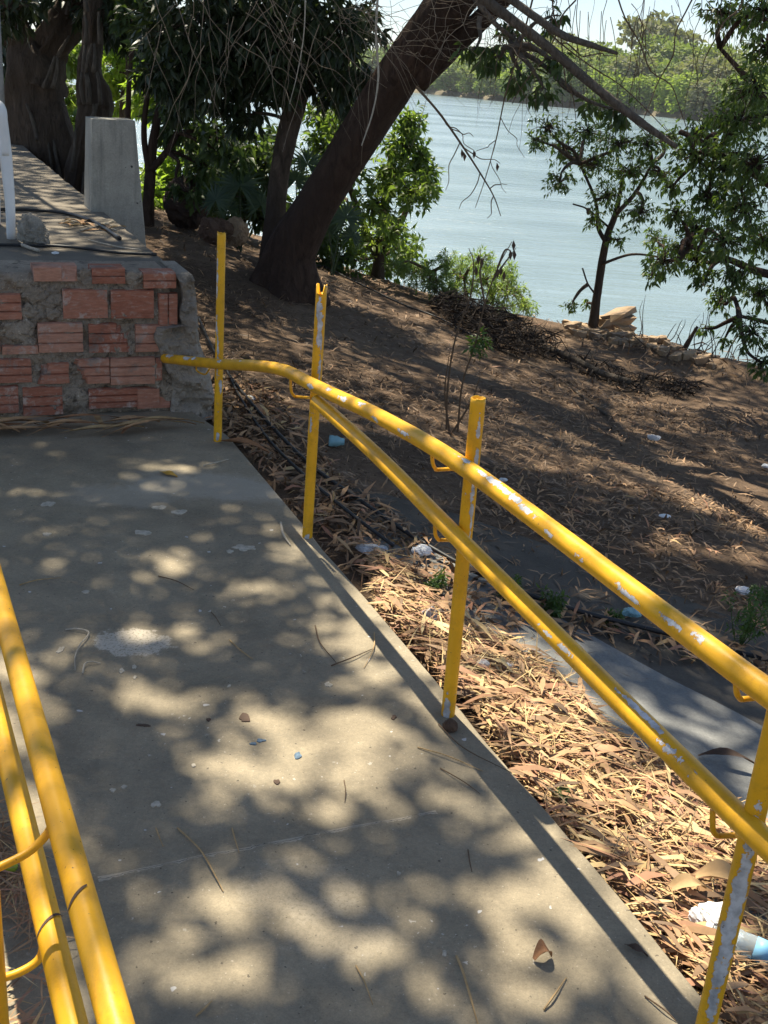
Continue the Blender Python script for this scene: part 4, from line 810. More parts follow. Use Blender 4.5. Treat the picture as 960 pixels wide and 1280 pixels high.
# small sparse tree on the crest at the right
simple_tree('crest_tree', 'small tree with a thin bare trunk and sparse dark leaves on the bank crest', [([(739, 424), (744, 385), (750, 345), (758, 300), (770, 265), (778, 225)], [13, 11, 10, 9, 7, 4]), ([(757, 302), (748, 285), (744, 250), (725, 205)], [6, 5, 4, 3]), ([(770, 268), (795, 240), (815, 205)], [6, 5, 3]), ([(752, 330), (790, 318), (830, 322)], [4, 3, 2]), ([(746, 370), (735, 355), (728, 335)], [3, 2, 2]), ([(762, 285), (735, 262), (716, 255)], [3, 2, 2])],
            [(685, 160, 24, 51), (705, 185, 26, 60), (735, 165, 29, 64), (700, 228, 20, 43), (745, 205, 29, 64), (775, 180, 29, 64), (790, 215, 29, 64), (760, 245, 24, 51), (810, 180, 26, 60), (825, 215, 24, 51), (740, 270, 17, 21), (800, 265, 26, 56), (715, 380, 13, 12), (735, 378, 8, 8), (840, 170, 22, 47), (668, 175, 15, 21), (770, 300, 13, 14), (820, 300, 22, 33)],
            11.9, 'leaf_mid', 'bark_brown', 5, .062, .022, .6, tw=.9, dY=.6, spread=.9, twr=.0045, shell=.55)
# tree whose drooping leaves close the right edge
simple_tree('river_tree', 'tree at the right edge with drooping dark leaf clusters over the water', [([(1010, 520), (1000, 440), (992, 340), (985, 240), (975, 140), (968, 40)], [30, 26, 24, 22, 20, 18]), ([(992, 350), (950, 340), (905, 322), (862, 308)], [12, 10, 7, 4]), ([(986, 250), (940, 215), (895, 190), (850, 165)], [11, 9, 6, 4]), ([(976, 150), (935, 100), (900, 60)], [9, 7, 4]), ([(998, 420), (965, 405), (925, 395)], [8, 6, 4])],
            [(925, 150, 38, 116), (945, 205, 40, 126), (905, 205, 35, 111), (870, 195, 31, 85), (885, 245, 33, 101), (930, 260, 38, 116), (955, 300, 33, 101), (905, 300, 31, 90), (870, 285, 24, 60), (845, 268, 20, 40), (830, 325, 24, 50), (870, 325, 26, 60), (920, 345, 29, 70), (950, 365, 26, 65), (900, 375, 24, 40), (940, 415, 24, 45), (880, 350, 17, 25), (955, 455, 17, 25), (850, 310, 20, 40), (945, 110, 33, 90), (960, 60, 29, 75), (925, 20, 26, 65), (905, 160, 29, 75), (875, 165, 22, 45), (900, 15, 24, 55), (955, 15, 29, 75), (840, 235, 17, 30), (880, 410, 11, 11), (905, 425, 11, 11), (815, 345, 13, 16)],
            9.0, 'leaf_mid', 'bark_dark', 5, .060, .021, .65, tw=.9, dY=.8, spread=.8, twr=.0045, shell=.5)
simple_tree('overhanging_branch', 'leafy twigs of dark leaves hanging below the grey dead limb', [([(560, -60), (600, 20), (640, 60)], [8, 5, 3])], [(620, 70, 22, 16), (595, 60, 16, 10), (650, 95, 20, 12), (680, 110, 18, 10), (640, 40, 18, 10), (705, 75, 14, 7), (690, 20, 16, 8), (740, 130, 16, 10), (780, 140, 18, 14)], 8.6, 'leaf_dark', 'dead_wood', 5, .10, .036, .8, tw=.9, dY=.3, base=aty(560, -60, 8.6), twr=.004)['category'] = 'branch'
# feathery shrub on the crest
cl = [(540, 350, 26, 90), (575, 345, 28, 100), (605, 350, 28, 100), (635, 365, 26, 90), (655, 385, 18, 50), (560, 330, 18, 40), (520, 340, 20, 50), (600, 325, 18, 36), (640, 340, 16, 30), (500, 330, 18, 40), (560, 368, 18, 50), (615, 388, 20, 50)]
sh = simple_tree('feathery_shrub', 'pale feathery green shrub on the bank edge against the water', [([(590, 405), (586, 380), (580, 350)], [5, 4, 2]), ([(590, 400), (615, 370), (632, 350)], [4, 3, 2]), ([(586, 400), (556, 365), (540, 340)], [4, 3, 2])], cl, 12.6, 'leaf_feather', 'dark_twig', 14, .055, .013, .1, tw=.5, dY=.4, spread=1.3, twr=.004)
# fan palms under the trees
def fan_palm(label, x, y, Y, fans):
    b = settle(aty(x, y, Y), 0); t = thing('fan_palm', label, 'palm', b)
    for (fx, fy, rp, tilt) in fans:
        c = aty(fx, fy, Y + RNG.uniform(-.2, .2)); V, Fc = tube(catmull([b + rvec(1)[0] * .03, (b + c) / 2 + UP * .1, c], 5), [.010, .007, .005], 6); mesh('stalk', V, Fc, M['leaf_palm'], t, attrs={'rnd': ('FACE', np.full(len(Fc), .3))})
        r = rp * Y / F; nb = 22; ang = np.linspace(-2.5, 2.5, nb) + RNG.uniform(-.05, .05, nb); fwd = unit(c - b + np.array([0, -.2, 0])); nrm = unit(np.array([tilt, -1.0, .5])); fwd = unit(fwd - nrm * (fwd @ nrm)); sd = np.cross(nrm, fwd)
        D = np.array([fwd * cos(a) + sd * sin(a) - nrm * -.12 - UP * .15 for a in ang]); V, Fc = leaf_arrays(np.repeat(c[None], nb, 0), D, np.repeat(nrm[None], nb, 0) + .15 * rvec(nb), r * RNG.uniform(.85, 1.1, nb), np.full(nb, r * .13), .25, .15)
        mesh('frond', V, Fc, M['leaf_palm'], t, attrs={'rnd': ('FACE', np.repeat(RNG.random(nb) * .7, 4))})
fan_palm('dark fan palm growing over the brown boulders left of the thin trunk', 300, 292, 10.6, [(300, 232, 34, .1), (270, 250, 26, -.4), (326, 256, 26, .5), (285, 262, 22, -.2)])
fan_palm('grey green fan palm squeezed between the thin trunk and the leaning trunk', 372, 300, 11.2, [(384, 205, 26, .3), (370, 225, 22, -.2), (392, 235, 22, .5)])
fan_palm('bluish fan palm to the right of the leaning trunk foot', 415, 330, 11.6, [(432, 272, 28, .4), (410, 285, 24, -.2), (440, 295, 20, .6)])
# stemmy weed with hanging dead pods on the slope
b = ground(562, 540); Yw = b[1]; wd = thing('dry_weed', 'tall thin weed with bare stems and dead pods behind the third post', 'weed', b); o = []
for pl in ([(572, 540), (578, 480), (594, 430), (606, 380), (622, 335), (640, 302)], [(558, 540), (560, 480), (570, 420), (588, 370), (592, 330), (586, 310)], [(562, 540), (556, 490), (562, 440)], [(566, 540), (590, 500), (600, 470)], [(622, 335), (632, 312), (642, 318)], [(606, 380), (600, 340), (607, 318)], [(616, 350), (630, 330), (645, 310)]):
    o.append(tube(catmull([aty(x, y, Yw) for x, y in pl], 5), [.007, .005, .002], 6))
V, Fc = join(o); mesh('stem', V, Fc, M['dark_twig'], wd)
for (x, y) in ((602, 322), (595, 332), (626, 332), (622, 334), (642, 300), (638, 312), (643, 312), (598, 318), (630, 338)):
    c = aty(x, y, Yw); V, Fc = leaf_arrays(c[None], np.array([[.1, 0, -1.0]]), np.array([[0, -1.0, 0]]), np.array([.06]), np.array([.022]), .4, .1); mesh('pod', V, Fc, M['dead_pod'], wd)
add_crown(wd, [(aty(596, 432, Yw), .05, 12), (aty(600, 425, Yw), .04, 8)], 6, .05, .016, .2, 'leaf_weed', name='leaves')
# low green weeds among the litter
def weed(label, x, y, hgt, n):
    b = settle(ground(x, y), 0); t = thing('green_weed', label, 'weed', b); hgt = hgt * b[1] / F * 1.0; cl = []; st = []
    for _ in range(n):
        e = b + np.array([RNG.uniform(-.4, .4) * hgt, RNG.uniform(-.4, .4) * hgt, RNG.uniform(.5, 1) * hgt]); st.append(tube(catmull([b, (b + e) / 2 + rvec(1)[0] * .01, e], 3), [.0022, .001], 5)); 
        for q in (.45, .65, .85, 1.0): cl.append((b + (e - b) * q, .012, 3))
    V, Fc = join(st); mesh('stem', V, Fc, M['leaf_weed'], t, attrs={'rnd': ('FACE', np.full(len(Fc), .5))}); add_crown(t, cl, 4, .028, .009, .0, 'leaf_weed', name='leaves', spread=1.2)
for a in (('small green weed left of the third post behind the lower rail', 545, 745, 36, 5), ('green weed tuft behind the third post on the path edge', 632, 755, 40, 6), ('upright green weed under the upper rail beside the path', 692, 775, 46, 6), ('low green weed in the litter line near the blue scrap', 765, 785, 26, 5),
          ('tall green weed at the right edge above the upper rail', 921, 815, 90, 8), ('small green sprig at the far right beside the tall weed', 955, 760, 40, 4)): weed(*a)

# ------------------------------------------------------------------ dead leaves
def litter(name, n, xr, yr, dens, Lr, Wr, mean, spread, thick, z_on_slab=False, tilt=.35, lay=None):
    x = RNG.uniform(*xr, n); y = RNG.uniform(*yr, n); P = np.stack([x, y, H(x, y)], 1); r = P - ORG; t = r @ VX; s = r @ UX
    if z_on_slab: P[:, 2] = 0.002
    px_, py_, dz = project(P); d = dens(px_, py_, t, s); keep = (RNG.random(n) < d) & ((t > .085) | (s > 4.1) & (t > -.0) | z_on_slab); P = P[keep]; n = len(P); t = t[keep]; s = s[keep]
    P[:, 2] += thick(P, t, s) * RNG.random(n) + .004; D = rvec(n); D[:, 2] *= tilt
    if lay is not None: D = unit(D * .75 + lay * RNG.choice([-1, 1], n)[:, None] * .8); D[:, 2] *= .5
    N = unit(UP + rvec(n) * .35)
    V, Fc = strips(P, D, N, RNG.uniform(*Lr, n), RNG.uniform(*Wr, n), RNG.uniform(-.02, .14, n)); rnd = np.clip(mean + spread * RNG.normal(size=n), 0, 1)
    return kind(mesh(name, V, Fc, M['litter'], attrs={'rnd': ('FACE', np.repeat(rnd, 4))}), 'stuff')
PILE = [(455, 690), (520, 740), (560, 782), (640, 812), (705, 858), (770, 930), (830, 965), (900, 1012), (970, 1040), (1060, 1150), (1000, 1330), (880, 1330), (700, 1060), (580, 890), (470, 770)]
LINE = [(470, 640), (560, 715), (640, 752), (760, 782), (970, 832), (970, 868), (800, 812), (660, 800), (560, 782), (500, 730)]
LEFT = [(262, 440), (330, 480), (420, 590), (540, 690), (500, 760), (420, 690), (380, 650), (300, 560), (262, 548)]
MIDB = [(560, 560), (640, 580), (760, 600), (970, 640), (970, 790), (860, 742), (740, 700), (620, 650)]
DARKP = [(430, 600), (600, 650), (760, 712), (970, 790), (970, 835), (760, 785), (640, 755), (520, 690)]
def dp(px_, py_, t, s):
    e = fbm(t * 6, s * 6, 3) * 40
    return np.where(inside(px_ + e, py_ + e * .5, PILE), 1, 0)
LAY = unit(-UX * .8 + VX * .6)
litter('pile_litter', 42000, (-.7, 1.6), (.7, 4.2), dp, (.05, .15), (.004, .012), .62, .25, lambda P, t, s: .02 + .07 * np.clip(1 - t / .75, 0, 1) * (1 + fbm(t * 4, s * 4, 2)), False, .2, LAY)
litter('pile_litter', 6500, (-.7, 1.6), (.7, 4.2), dp, (.07, .16), (.010, .020), .48, .30, lambda P, t, s: .035 + .075 * np.clip(1 - t / .75, 0, 1), False, .2, LAY)
litter('pile_needles', 9000, (-.7, 1.6), (.7, 4.2), dp, (.08, .20), (.002, .0045), .8, .15, lambda P, t, s: .05 + .06 * np.clip(1 - t / .75, 0, 1))
def dl(px_, py_, t, s): return np.clip(inside(px_, py_, LINE) * .9 + inside(px_, py_, LEFT) * .85, 0, 1)
litter('brown_litter', 26000, (-1.2, 2.6), (2.2, 6.2), dl, (.05, .14), (.006, .020), .32, .24, lambda P, t, s: .02 + .03 * (1 + fbm(t * 4, s * 4)))
def dm(px_, py_, t, s): return inside(px_, py_, MIDB) * np.clip(.75 + 1.4 * fbm(t * 1.3, s * 1.3, 3), 0, 1)
litter('bank_litter', 26000, (-.2, 3.6), (2.6, 7.5), dm, (.03, .10), (.004, .012), .26, .2, lambda P, t, s: .02 + .02 * t * 0)
def dd(px_, py_, t, s):
    f = fbm(t * .8 + 3, s * .8, 4); return np.where(inside(px_, py_, DARKP), .6, np.clip(.36 + 1.5 * f, .05, .9)) * np.where(inside(px_, py_, PILE) | inside(px_, py_, LINE) | inside(px_, py_, MIDB), 0, 1) * np.where((py_ > 830) & (px_ > 660), .04, 1)
litter('slope_litter', 52000, (-3.0, 5.5), (3.0, 9.0), dd, (.03, .12), (.003, .010), .15, .17, lambda P, t, s: .012 + 0 * t)
litter('slope_litter', 36000, (-6.0, 6.5), (8.0, 14.0), lambda a, b, t, s: np.clip(.32 + 1.6 * fbm(t * .8, s * .8, 4), .05, .9), (.05, .16), (.004, .013), .15, .17, lambda P, t, s: .015 + 0 * t)
NEED = [(-60, 1010), (14, 1040), (34, 1090), (52, 1150), (58, 1190), (36, 1190), (10, 1130), (-60, 1120)]
litter('left_needles', 16000, (-1.6, -.3), (1.0, 2.6), lambda a, b, t, s: np.clip(inside(a, b, NEED) * .95 + (t < -1.10) * .05, 0, 1), (.08, .2), (.002, .0045), .42, .2, lambda P, t, s: .035 + 0 * t, True, .25)
litter('left_needles', 3000, (-1.6, -.3), (.6, 1.9), lambda a, b, t, s: (t < -1.08) * (b > 1215) * .5, (.06, .14), (.003, .01), .6, .2, lambda P, t, s: .02 + 0 * t, True, .25)

# ------------------------------------------------------------------ things lying about
def blob(c, r, seed=0, amp=.35, nu=12, nv=16, fine=0.0):
    th = np.linspace(0, pi, nu); ph = np.linspace(0, 2 * pi, nv, endpoint=False); V = []
    for a in th:
        for b in ph:
            d = np.array([sin(a) * cos(b), sin(a) * sin(b), cos(a)]); n1 = float(fbm(np.array([d[0] * 1.6 + d[2] + seed]), np.array([d[1] * 1.6 - d[2] * .7 + seed * 1.7]), 4)[0]); n2 = abs(float(fbm(np.array([d[0] * 4.5 + d[2] * 2 + seed]), np.array([d[1] * 4.5 - d[2] * 3 + seed]), 2)[0])) if fine else 0; V.append(np.asarray(c) + d * np.asarray(r) * (1 + amp * 2 * n1 - fine * 2.2 * n2))
    Fc = [[i * nv + j, (i + 1) * nv + j, (i + 1) * nv + (j + 1) % nv, i * nv + (j + 1) % nv] for i in range(nu - 1) for j in range(nv)]; return V, Fc
def rock(name, label, c, r, mat, seed, cat='rock', amp=.4, group=None, nu=16, nv=22):
    V, Fc = blob(c, r, seed, amp, nu * 2, nv * 2, .35); o = mesh(name, V, Fc, M[mat], loc=np.asarray(c) - [0, 0, float(np.ravel(r)[-1])]); return tag(o, label, cat, group)
def pxrock(label, x, y, w, h, Y, mat, seed, **kw):
    c = aty(x, y, Y); return rock(kw.pop('name', 'rock'), label, c, np.array([w * Y / F / 2, w * Y / F / 2.2, h * Y / F / 2]), mat, seed, **kw)
pxrock('large dark boulder in the shade right of the slender tree', 234, 254, 64, 66, 11.3, 'rock_dark', 3.1, amp=.25)
pxrock('low brown boulder in front of the large dark boulder', 268, 288, 42, 34, 10.4, 'rock_brown', 5.2, amp=.3)
pxrock('sunlit tan boulder right behind the top of the slim post', 296, 289, 30, 38, 10.5, 'rock_tan', 9.4, amp=.3)
pxrock('long flat tan rock at the bank edge left of the small crest tree', 684, 413, 34, 14, 12.6, 'rock_tan', 4.7, amp=.3)
pxrock('flat pale rock at the water edge right of the feathery shrub', 655, 409, 26, 10, 12.8, 'rock_tan', 6.1, amp=.3)
def angular(c, r, seed):
    g = np.random.default_rng(seed); V = np.array([[x, y, z] for x in (-1, 0, 1) for y in (-1, 1) for z in (-1, 1)], float) * (1 + .35 * (g.random((12, 3)) - .5)); V[4:8] *= 1.12
    a = g.uniform(0, 6.3); Rm = np.array([[cos(a), -sin(a), 0], [sin(a), cos(a), 0], [0, 0, 1]]); V = (V * r + g.normal(size=(12, 3)) * .12 * r) @ Rm.T; V[:, 2] += V[:, 0] * g.uniform(-.3, .3)
    return V + c, [[0, 1, 3, 2], [0, 4, 5, 1], [4, 8, 9, 5], [2, 3, 7, 6], [6, 7, 11, 10], [8, 10, 11, 9], [1, 5, 7, 3], [5, 9, 11, 7], [0, 2, 6, 4], [4, 6, 10, 8]]
for i_ in range(150):
    q = RNG.random(); x = 705 + q * 190; y = 416 + q * 36 + RNG.uniform(-4, 10); Y = np.interp(x, [720, 960], [12.1, 10.9]) + RNG.uniform(-.5, .4); c = settle(aty(x, y, Y), .01)
    V, Fc = angular(c, np.array([.050, .036, .026]) * RNG.uniform(.4, 1.5), i_ + 40); tag(mesh('rubble_rock', V, Fc, M[('rock_tan', 'rock_tan', 'rubble_tan')[i_ % 3]], loc=c), 'small broken tan rock in the rubble row along the bank crest', 'rock', 'rubble along the bank crest')
sb = settle(aty(766, 426, 12.0), -.02); blk = thing('stone_block', 'layered tan stone block in the sun at the foot of the small crest tree', 'stone', sb)
for i_, (w, h, dx) in enumerate(((.16, .05, 0), (.15, .045, .01), (.15, .045, .0), (.12, .04, .02))):
    V, Fc = angular(sb + np.array([dx, 0,   .04 + i_ * .07]), np.array([w, .16, h * .8]), 300 + i_); mesh('stone_layer', V, Fc, M['rock_tan'], blk)
c = gz(41, 305, PT); rock('concrete_lump', 'rough grey lump of broken concrete beside the white chair leg', c + [0, 0, .065], np.array([.088, .08, .085]), 'lump', 4.4, 'rubble', .45, nu=26, nv=34)
c = gz(563, 912, 0); rock('stone', 'small brown stone on the ramp at the foot of the cleanly cut third post', c + [0, 0, .012], np.array([.022, .020, .018]), 'rock_brown', 8.4, 'stone', .3)

def hose(label, pts, r, mat='hose', name='hose', cat='hose', off=.015):
    P = []
    for q in pts:
        p = ground(*q); P.append(settle(p, r + off))
    P = catmull(P, 8); V, Fc = tube(P, r, 8); o = mesh(name, V, Fc, M[mat], smooth=True, loc=P[0]); return tag(o, label, cat)
hose('thick black hose running from the wall end past the second post along the path', [(248, 402), (262, 437), (284, 476), (330, 535), (385, 590), (440, 633), (520, 688), (600, 730), (700, 772), (850, 812), (975, 842)], .009, off=.04)
hose('thin black cable beside the thick hose close to the ramp edge', [(280, 470), (300, 510), (335, 560), (385, 615), (440, 662), (490, 700)], .007, off=.055)
hose('thin dark cable lying on the slope in front of the leaning tree', [(330, 345), (398, 332), (440, 355), (500, 385), (545, 402), (600, 428)], .009, off=.02)
hose('grey wooden pole lying on the slope below the small crest tree', [(680, 441), (715, 456), (750, 470), (786, 484)], .030, 'bark_grey', 'pole', 'pole', .02)
hose('long thin root on the slope right of the dry weed', [(540, 400), (610, 430), (690, 470), (760, 520)], .010, 'bark_grey', 'root', 'root', 0)
def heap(label, poly, n, mat, name, cat, Lr, Wr, thick, N0=.9):
    c = np.array([ground(*q) for q in poly]); lo_, hi_ = c.min(0), c.max(0); P = np.stack([RNG.uniform(lo_[0], hi_[0], n * 6), RNG.uniform(lo_[1], hi_[1], n * 6), np.zeros(n * 6)], 1); k_ = inside(P[:, 0], P[:, 1], c[:, :2]); P = P[k_][:n]; n = len(P)
    P[:, 2] = H(P[:, 0], P[:, 1]) + RNG.random(n) * thick; D = rvec(n); D[:, 2] *= .5; V, Fc = strips(P, D, unit(UP * N0 + rvec(n)), RNG.uniform(*Lr, n), RNG.uniform(*Wr, n), RNG.uniform(-.1, .25, n))
    o = mesh(name, V, Fc, M[mat], loc=settle(c.mean(0)), attrs={'rnd': ('FACE', np.repeat(RNG.random(n) * .4, 4))}); kind(o, 'stuff'); o['label'] = label; return o
heap('heap of charred black stalks on the slope below the feathery shrub', [(540, 388), (560, 375), (600, 392), (650, 415), (690, 440), (700, 452), (640, 448), (600, 430), (560, 412)], 1500, 'mat_black', 'charred_heap', 'debris', (.10, .45), (.004, .016), .15)
heap('dark debris spread below the small crest tree', [(690, 440), (740, 450), (800, 470), (880, 480), (860, 500), (780, 490), (710, 460)], 700, 'mat_black', 'dark_debris', 'debris', (.06, .25), (.004, .016), .03)
heap('dead brown stalks along the bank crest at the right', [(700, 425), (760, 432), (860, 455), (960, 475), (960, 500), (860, 478), (760, 455)], 1500, 'litter', 'dead_stalks', 'debris', (.08, .3), (.006, .02), .12)
st = thing('dry_plant', 'bare dry upright stems on the crest right of the small tree', 'plant', settle(aty(850, 435, 11.3))); o = []
for _ in range(26):
    x = RNG.uniform(790, 960); Y = np.interp(x, [720, 960], [12.0, 10.9]); b = settle(aty(x, 440, Y)); o.append(limb(b, b + np.array([RNG.uniform(-.15, .2), RNG.uniform(-.1, .1), RNG.uniform(.15, .6)]), .006, .002, .05, .1, 3, 4))
o.append(tube(catmull([settle(aty(852, 455, 11.3)), aty(862, 425, 11.3), aty(872, 408, 11.3)], 4), [.03, .024, .014], 7, bump=.2))
V, Fc = join(o); kind(mesh('stem', V, Fc, M['bark_brown'], st), 'stuff')

def scrap(name, label, x, y, wpx_, mat, seed, flat=.35, cat='litter', zoff=0.0, slabz=None, amp=.5):
    c = gz(x, y, slabz) if slabz is not None else settle(ground(x, y), 0); d = math.hypot(c[0], c[1]); r = wpx_ * math.hypot(d, 1.6) / F / 2
    V, Fc = blob(c + UP * (r * flat + zoff), np.array([r, r * .75, r * flat]), seed, amp, 22, 30, .22 if amp > .2 else 0); return tag(mesh(name, V, Fc, M[mat], loc=c), label, cat)
scrap('plastic_bag', 'crumpled white plastic bag among brown leaves just left of the third post', 525, 703, 24, 'plastic_white', 1.2, .6, zoff=.03)
scrap('plastic_film', 'flat scrap of clear film among the leaves below the lower rail near the second post', 466, 700, 46, 'plastic_film', 3.3, .2, zoff=.03)
scrap('plastic_scrap', 'clear plastic scrap sunk in the bright leaf pile right of the third post', 601, 850, 20, 'plastic_film', 4.1, .5, zoff=.05)
scrap('plastic_scrap', 'small clear scrap next to the bigger one in the leaf pile', 633, 851, 12, 'plastic_film', 5.1, .5, zoff=.05)
scrap('paper_scrap', 'white oval scrap lying on the leaf covered bank above the upper rail', 830, 651, 15, 'plastic_white', 6.3, .25, zoff=.02, amp=.15)
scrap('foil_scrap', 'crumpled silvery wrapper at the right edge above the tall weed', 926, 746, 20, 'foil', 7.7, .4, zoff=.02)
scrap('plastic_scrap', 'pale blue crumpled scrap in the litter line under the upper rail', 790, 777, 26, 'cyan_plastic', 8.8, .4, zoff=.03)
scrap('paper_scrap', 'tiny white scrap on the slope beside the third post', 628, 605, 11, 'plastic_white', 2.9, .4, zoff=.02)
scrap('paper_scrap', 'pale crumpled scrap high on the slope right of centre', 816, 554, 18, 'plastic_film', 1.9, .4, zoff=.02)
scrap('wrapper', 'pale wrapper beside the hose below the slim first post', 312, 503, 14, 'plastic_white', 9.9, .4, zoff=.02)
scrap('paper_scrap', 'white scrap at the right border high on the bank', 957, 588, 12, 'plastic_white', 4.9, .4, zoff=.02)
scrap('paper_scrap', 'white fleck on the dirt between the second post and the weed', 502, 553, 8, 'plastic_white', 3.9, .4, zoff=.02)
scrap('paper_scrap', 'small white fleck on the raised platform near the wall top', 69, 318, 8, 'plastic_white', 1.1, .4, slabz=PT)
scrap('lime', 'green lime fruit in the needles at the left edge', 15, 1104, 16, 'lime', .5, .9, 'fruit', .03, 0.0, .06)
scrap('white_cloth', 'crumpled white plastic cloth behind the nearest right post', 882, 1185, 52, 'plastic_white', 2.3, .75, zoff=.05, amp=.35)
scrap('white_cloth', 'smaller crumpled white scrap touching the clear bottle', 905, 1208, 40, 'plastic_white', 5.7, .7, zoff=.04, amp=.35)
def lathe(a, b, prof, sides=18):
    a = np.asarray(a); b = np.asarray(b); ax_ = b - a; L = np.linalg.norm(ax_); P = np.array([a + ax_ * q for q, _ in prof]); T, N, B = frames(np.array([a, (a + b) / 2, b])); an = np.arange(sides) * 2 * pi / sides
    V = np.concatenate([p + r * (np.cos(an)[:, None] * N[0] + np.sin(an)[:, None] * B[0]) for p, (_, r) in zip(P, prof)]); n = len(prof)
    return V, [[i * sides + j, i * sides + (j + 1) % sides, (i + 1) * sides + (j + 1) % sides, (i + 1) * sides + j] for i in range(n - 1) for j in range(sides)] + [list(range(sides))[::-1], [(n - 1) * sides + j for j in range(sides)]]
ba = settle(ground(880, 1196), .085); bb = settle(ground(1000, 1252), .085); bt = thing('plastic_bottle', 'clear plastic bottle with blue and yellow label lying in the leaves at lower right', 'bottle', ba)
mesh('bottle_body', *lathe(ba, bb, [(0, .011), (.06, .012), (.08, .011), (.22, .022), (.30, .025), (.33, .023), (.40, .025), (.9, .025), (.97, .023), (1, .018)]), M['bottle_plastic'], bt, smooth=True)
mesh('label_band', *lathe(ba + (bb - ba) * .46, ba + (bb - ba) * .62, [(0, .0256), (1, .0256)]), M['label_blue'], bt, smooth=True); mesh('label_band', *lathe(ba + (bb - ba) * .62, ba + (bb - ba) * .72, [(0, .0256), (1, .0256)]), M['label_yellow'], bt, smooth=True)
mesh('cap', *lathe(ba - (bb - ba) * .05, ba + (bb - ba) * .02, [(0, .0135), (1, .0135)]), M['plastic_white'], bt)
ca = settle(ground(527, 788), .05); cb = ca + np.array([.035, -.012, .015]); cp = thing('plastic_cup', 'small white disposable cup lying in the leaves beside the ramp edge', 'cup', ca)
an = np.linspace(0, 2 * pi, 20, endpoint=False); mesh('cup_body', *lathe(ca, cb, [(0, .017), (.5, .021), (.9, .024), (.92, .026), (1, .026), (.98, .0235), (.1, .016)]), M['plastic_film'], cp, smooth=True)
pa = settle(ground(411, 558), .03); pb_ = pa + np.array([.075, .0, .0]); cz = thing('bottle_neck', 'pale blue cut off bottle neck on the dirt right of the second post', 'litter', pa); mesh('neck', *lathe(pa, pb_, [(0, .027), (.2, .029), (.35, .026), (.5, .028), (.8, .018), (1, .016)]), M['cyan_plastic'], cz, smooth=True)
# big curled dead leaf and card by the bottle
def curl_leaf(c, ang, L, Wd, mat, name, label, cat, group=None, lift=.02, z=None, roll=.8):
    V = []; n = 9; u_ = np.array([cos(ang), sin(ang), 0]); v_ = np.array([-sin(ang), cos(ang), 0]); m_ = 5
    for i in range(n):
        q = i / (n - 1); w = Wd * (sin(pi * min(1, .08 + q * .9)) ** .7)
        for j in range(m_):
            a = (j / (m_ - 1) - .5); V.append(np.asarray(c) + u_ * (q - .5) * L + v_ * a * w + UP * (lift * sin(pi * q) + roll * abs(a) ** 1.6 * w + .004 + .003 * sin(q * 9 + j)))
    V = np.array(V); Fc = [[i * m_ + j, i * m_ + j + 1, (i + 1) * m_ + j + 1, (i + 1) * m_ + j] for i in range(n - 1) for j in range(m_ - 1)]
    o = mesh(name, V, Fc, M[mat], smooth=True, loc=c, attrs={'rnd': ('FACE', np.full(len(Fc), .45))}); return tag(o, label, cat, group)
curl_leaf(settle(ground(892, 1142), .09), -.2, .11, .06, 'card', 'curled_leaf', 'big curled brown leaf lying above the white cloth by the nearest post', 'leaf', roll=1.0)
curl_leaf(settle(ground(850, 1150), .08), .3, .10, .04, 'card', 'curled_leaf', 'tan curled leaf left of the big brown one near the white cloth', 'leaf')
curl_leaf(gz(211, 594), -.5, .09, .035, 'yellow_leaf', 'fallen_leaf', 'single yellow leaf lying on the landing', 'leaf', lift=.004, roll=.3)
curl_leaf(gz(678, 1200), .4, .04, .03, 'brown_leaf', 'fallen_leaf', 'small curled brown leaf on the lower right of the ramp', 'leaf', roll=1.4)
curl_leaf(gz(795, 1190), -.6, .05, .014, 'dead_pod', 'fallen_leaf', 'dark narrow leaf in the rail shadow near the ramp edge', 'leaf', lift=.004)
curl_leaf(settle(ground(697, 1018), .05), 2.4, .05, .045, 'leaf_weed', 'green_leaf', 'green leaf at the edge of the leaf pile halfway down the ramp', 'leaf', roll=.4)
curl_leaf(settle(ground(905, 962), .03), -.1, .16, .03, 'dead_pod', 'fallen_leaf', 'long dark curled leaf on the grey path beside the nearest post', 'leaf')
curl_leaf(settle(ground(815, 958), .07), -2.2, .09, .035, 'brown_leaf', 'fallen_leaf', 'reddish dead leaf on the right border of the bright pile', 'leaf')
# dry palm-like strips heaped at the foot of the brick wall
for i_ in range(26):
    x = RNG.uniform(-10, 225); y = np.interp(x, [0, 225], [534, 527]) + RNG.uniform(-7, 9); a = .41 + RNG.normal() * .28 if i_ % 5 else RNG.uniform(-1.2, 1.6)
    curl_leaf(gz(x, y, .012 + .02 * RNG.random()), a, RNG.uniform(.18, .5), RNG.uniform(.014, .034), ('litter', 'straw', 'brown_leaf', 'litter')[i_ % 4], 'dry_leaf', 'long dry leaf in the strip of dead leaves at the foot of the brick wall', 'leaf', 'dead leaves at the foot of the brick wall', lift=RNG.uniform(.004, .03), roll=.5)
curl_leaf(gz(305, 560, .0), -.4, .26, .05, 'brown_leaf', 'dry_leaf', 'broad dry leaf at the foot of the slim first post', 'leaf', lift=.02)
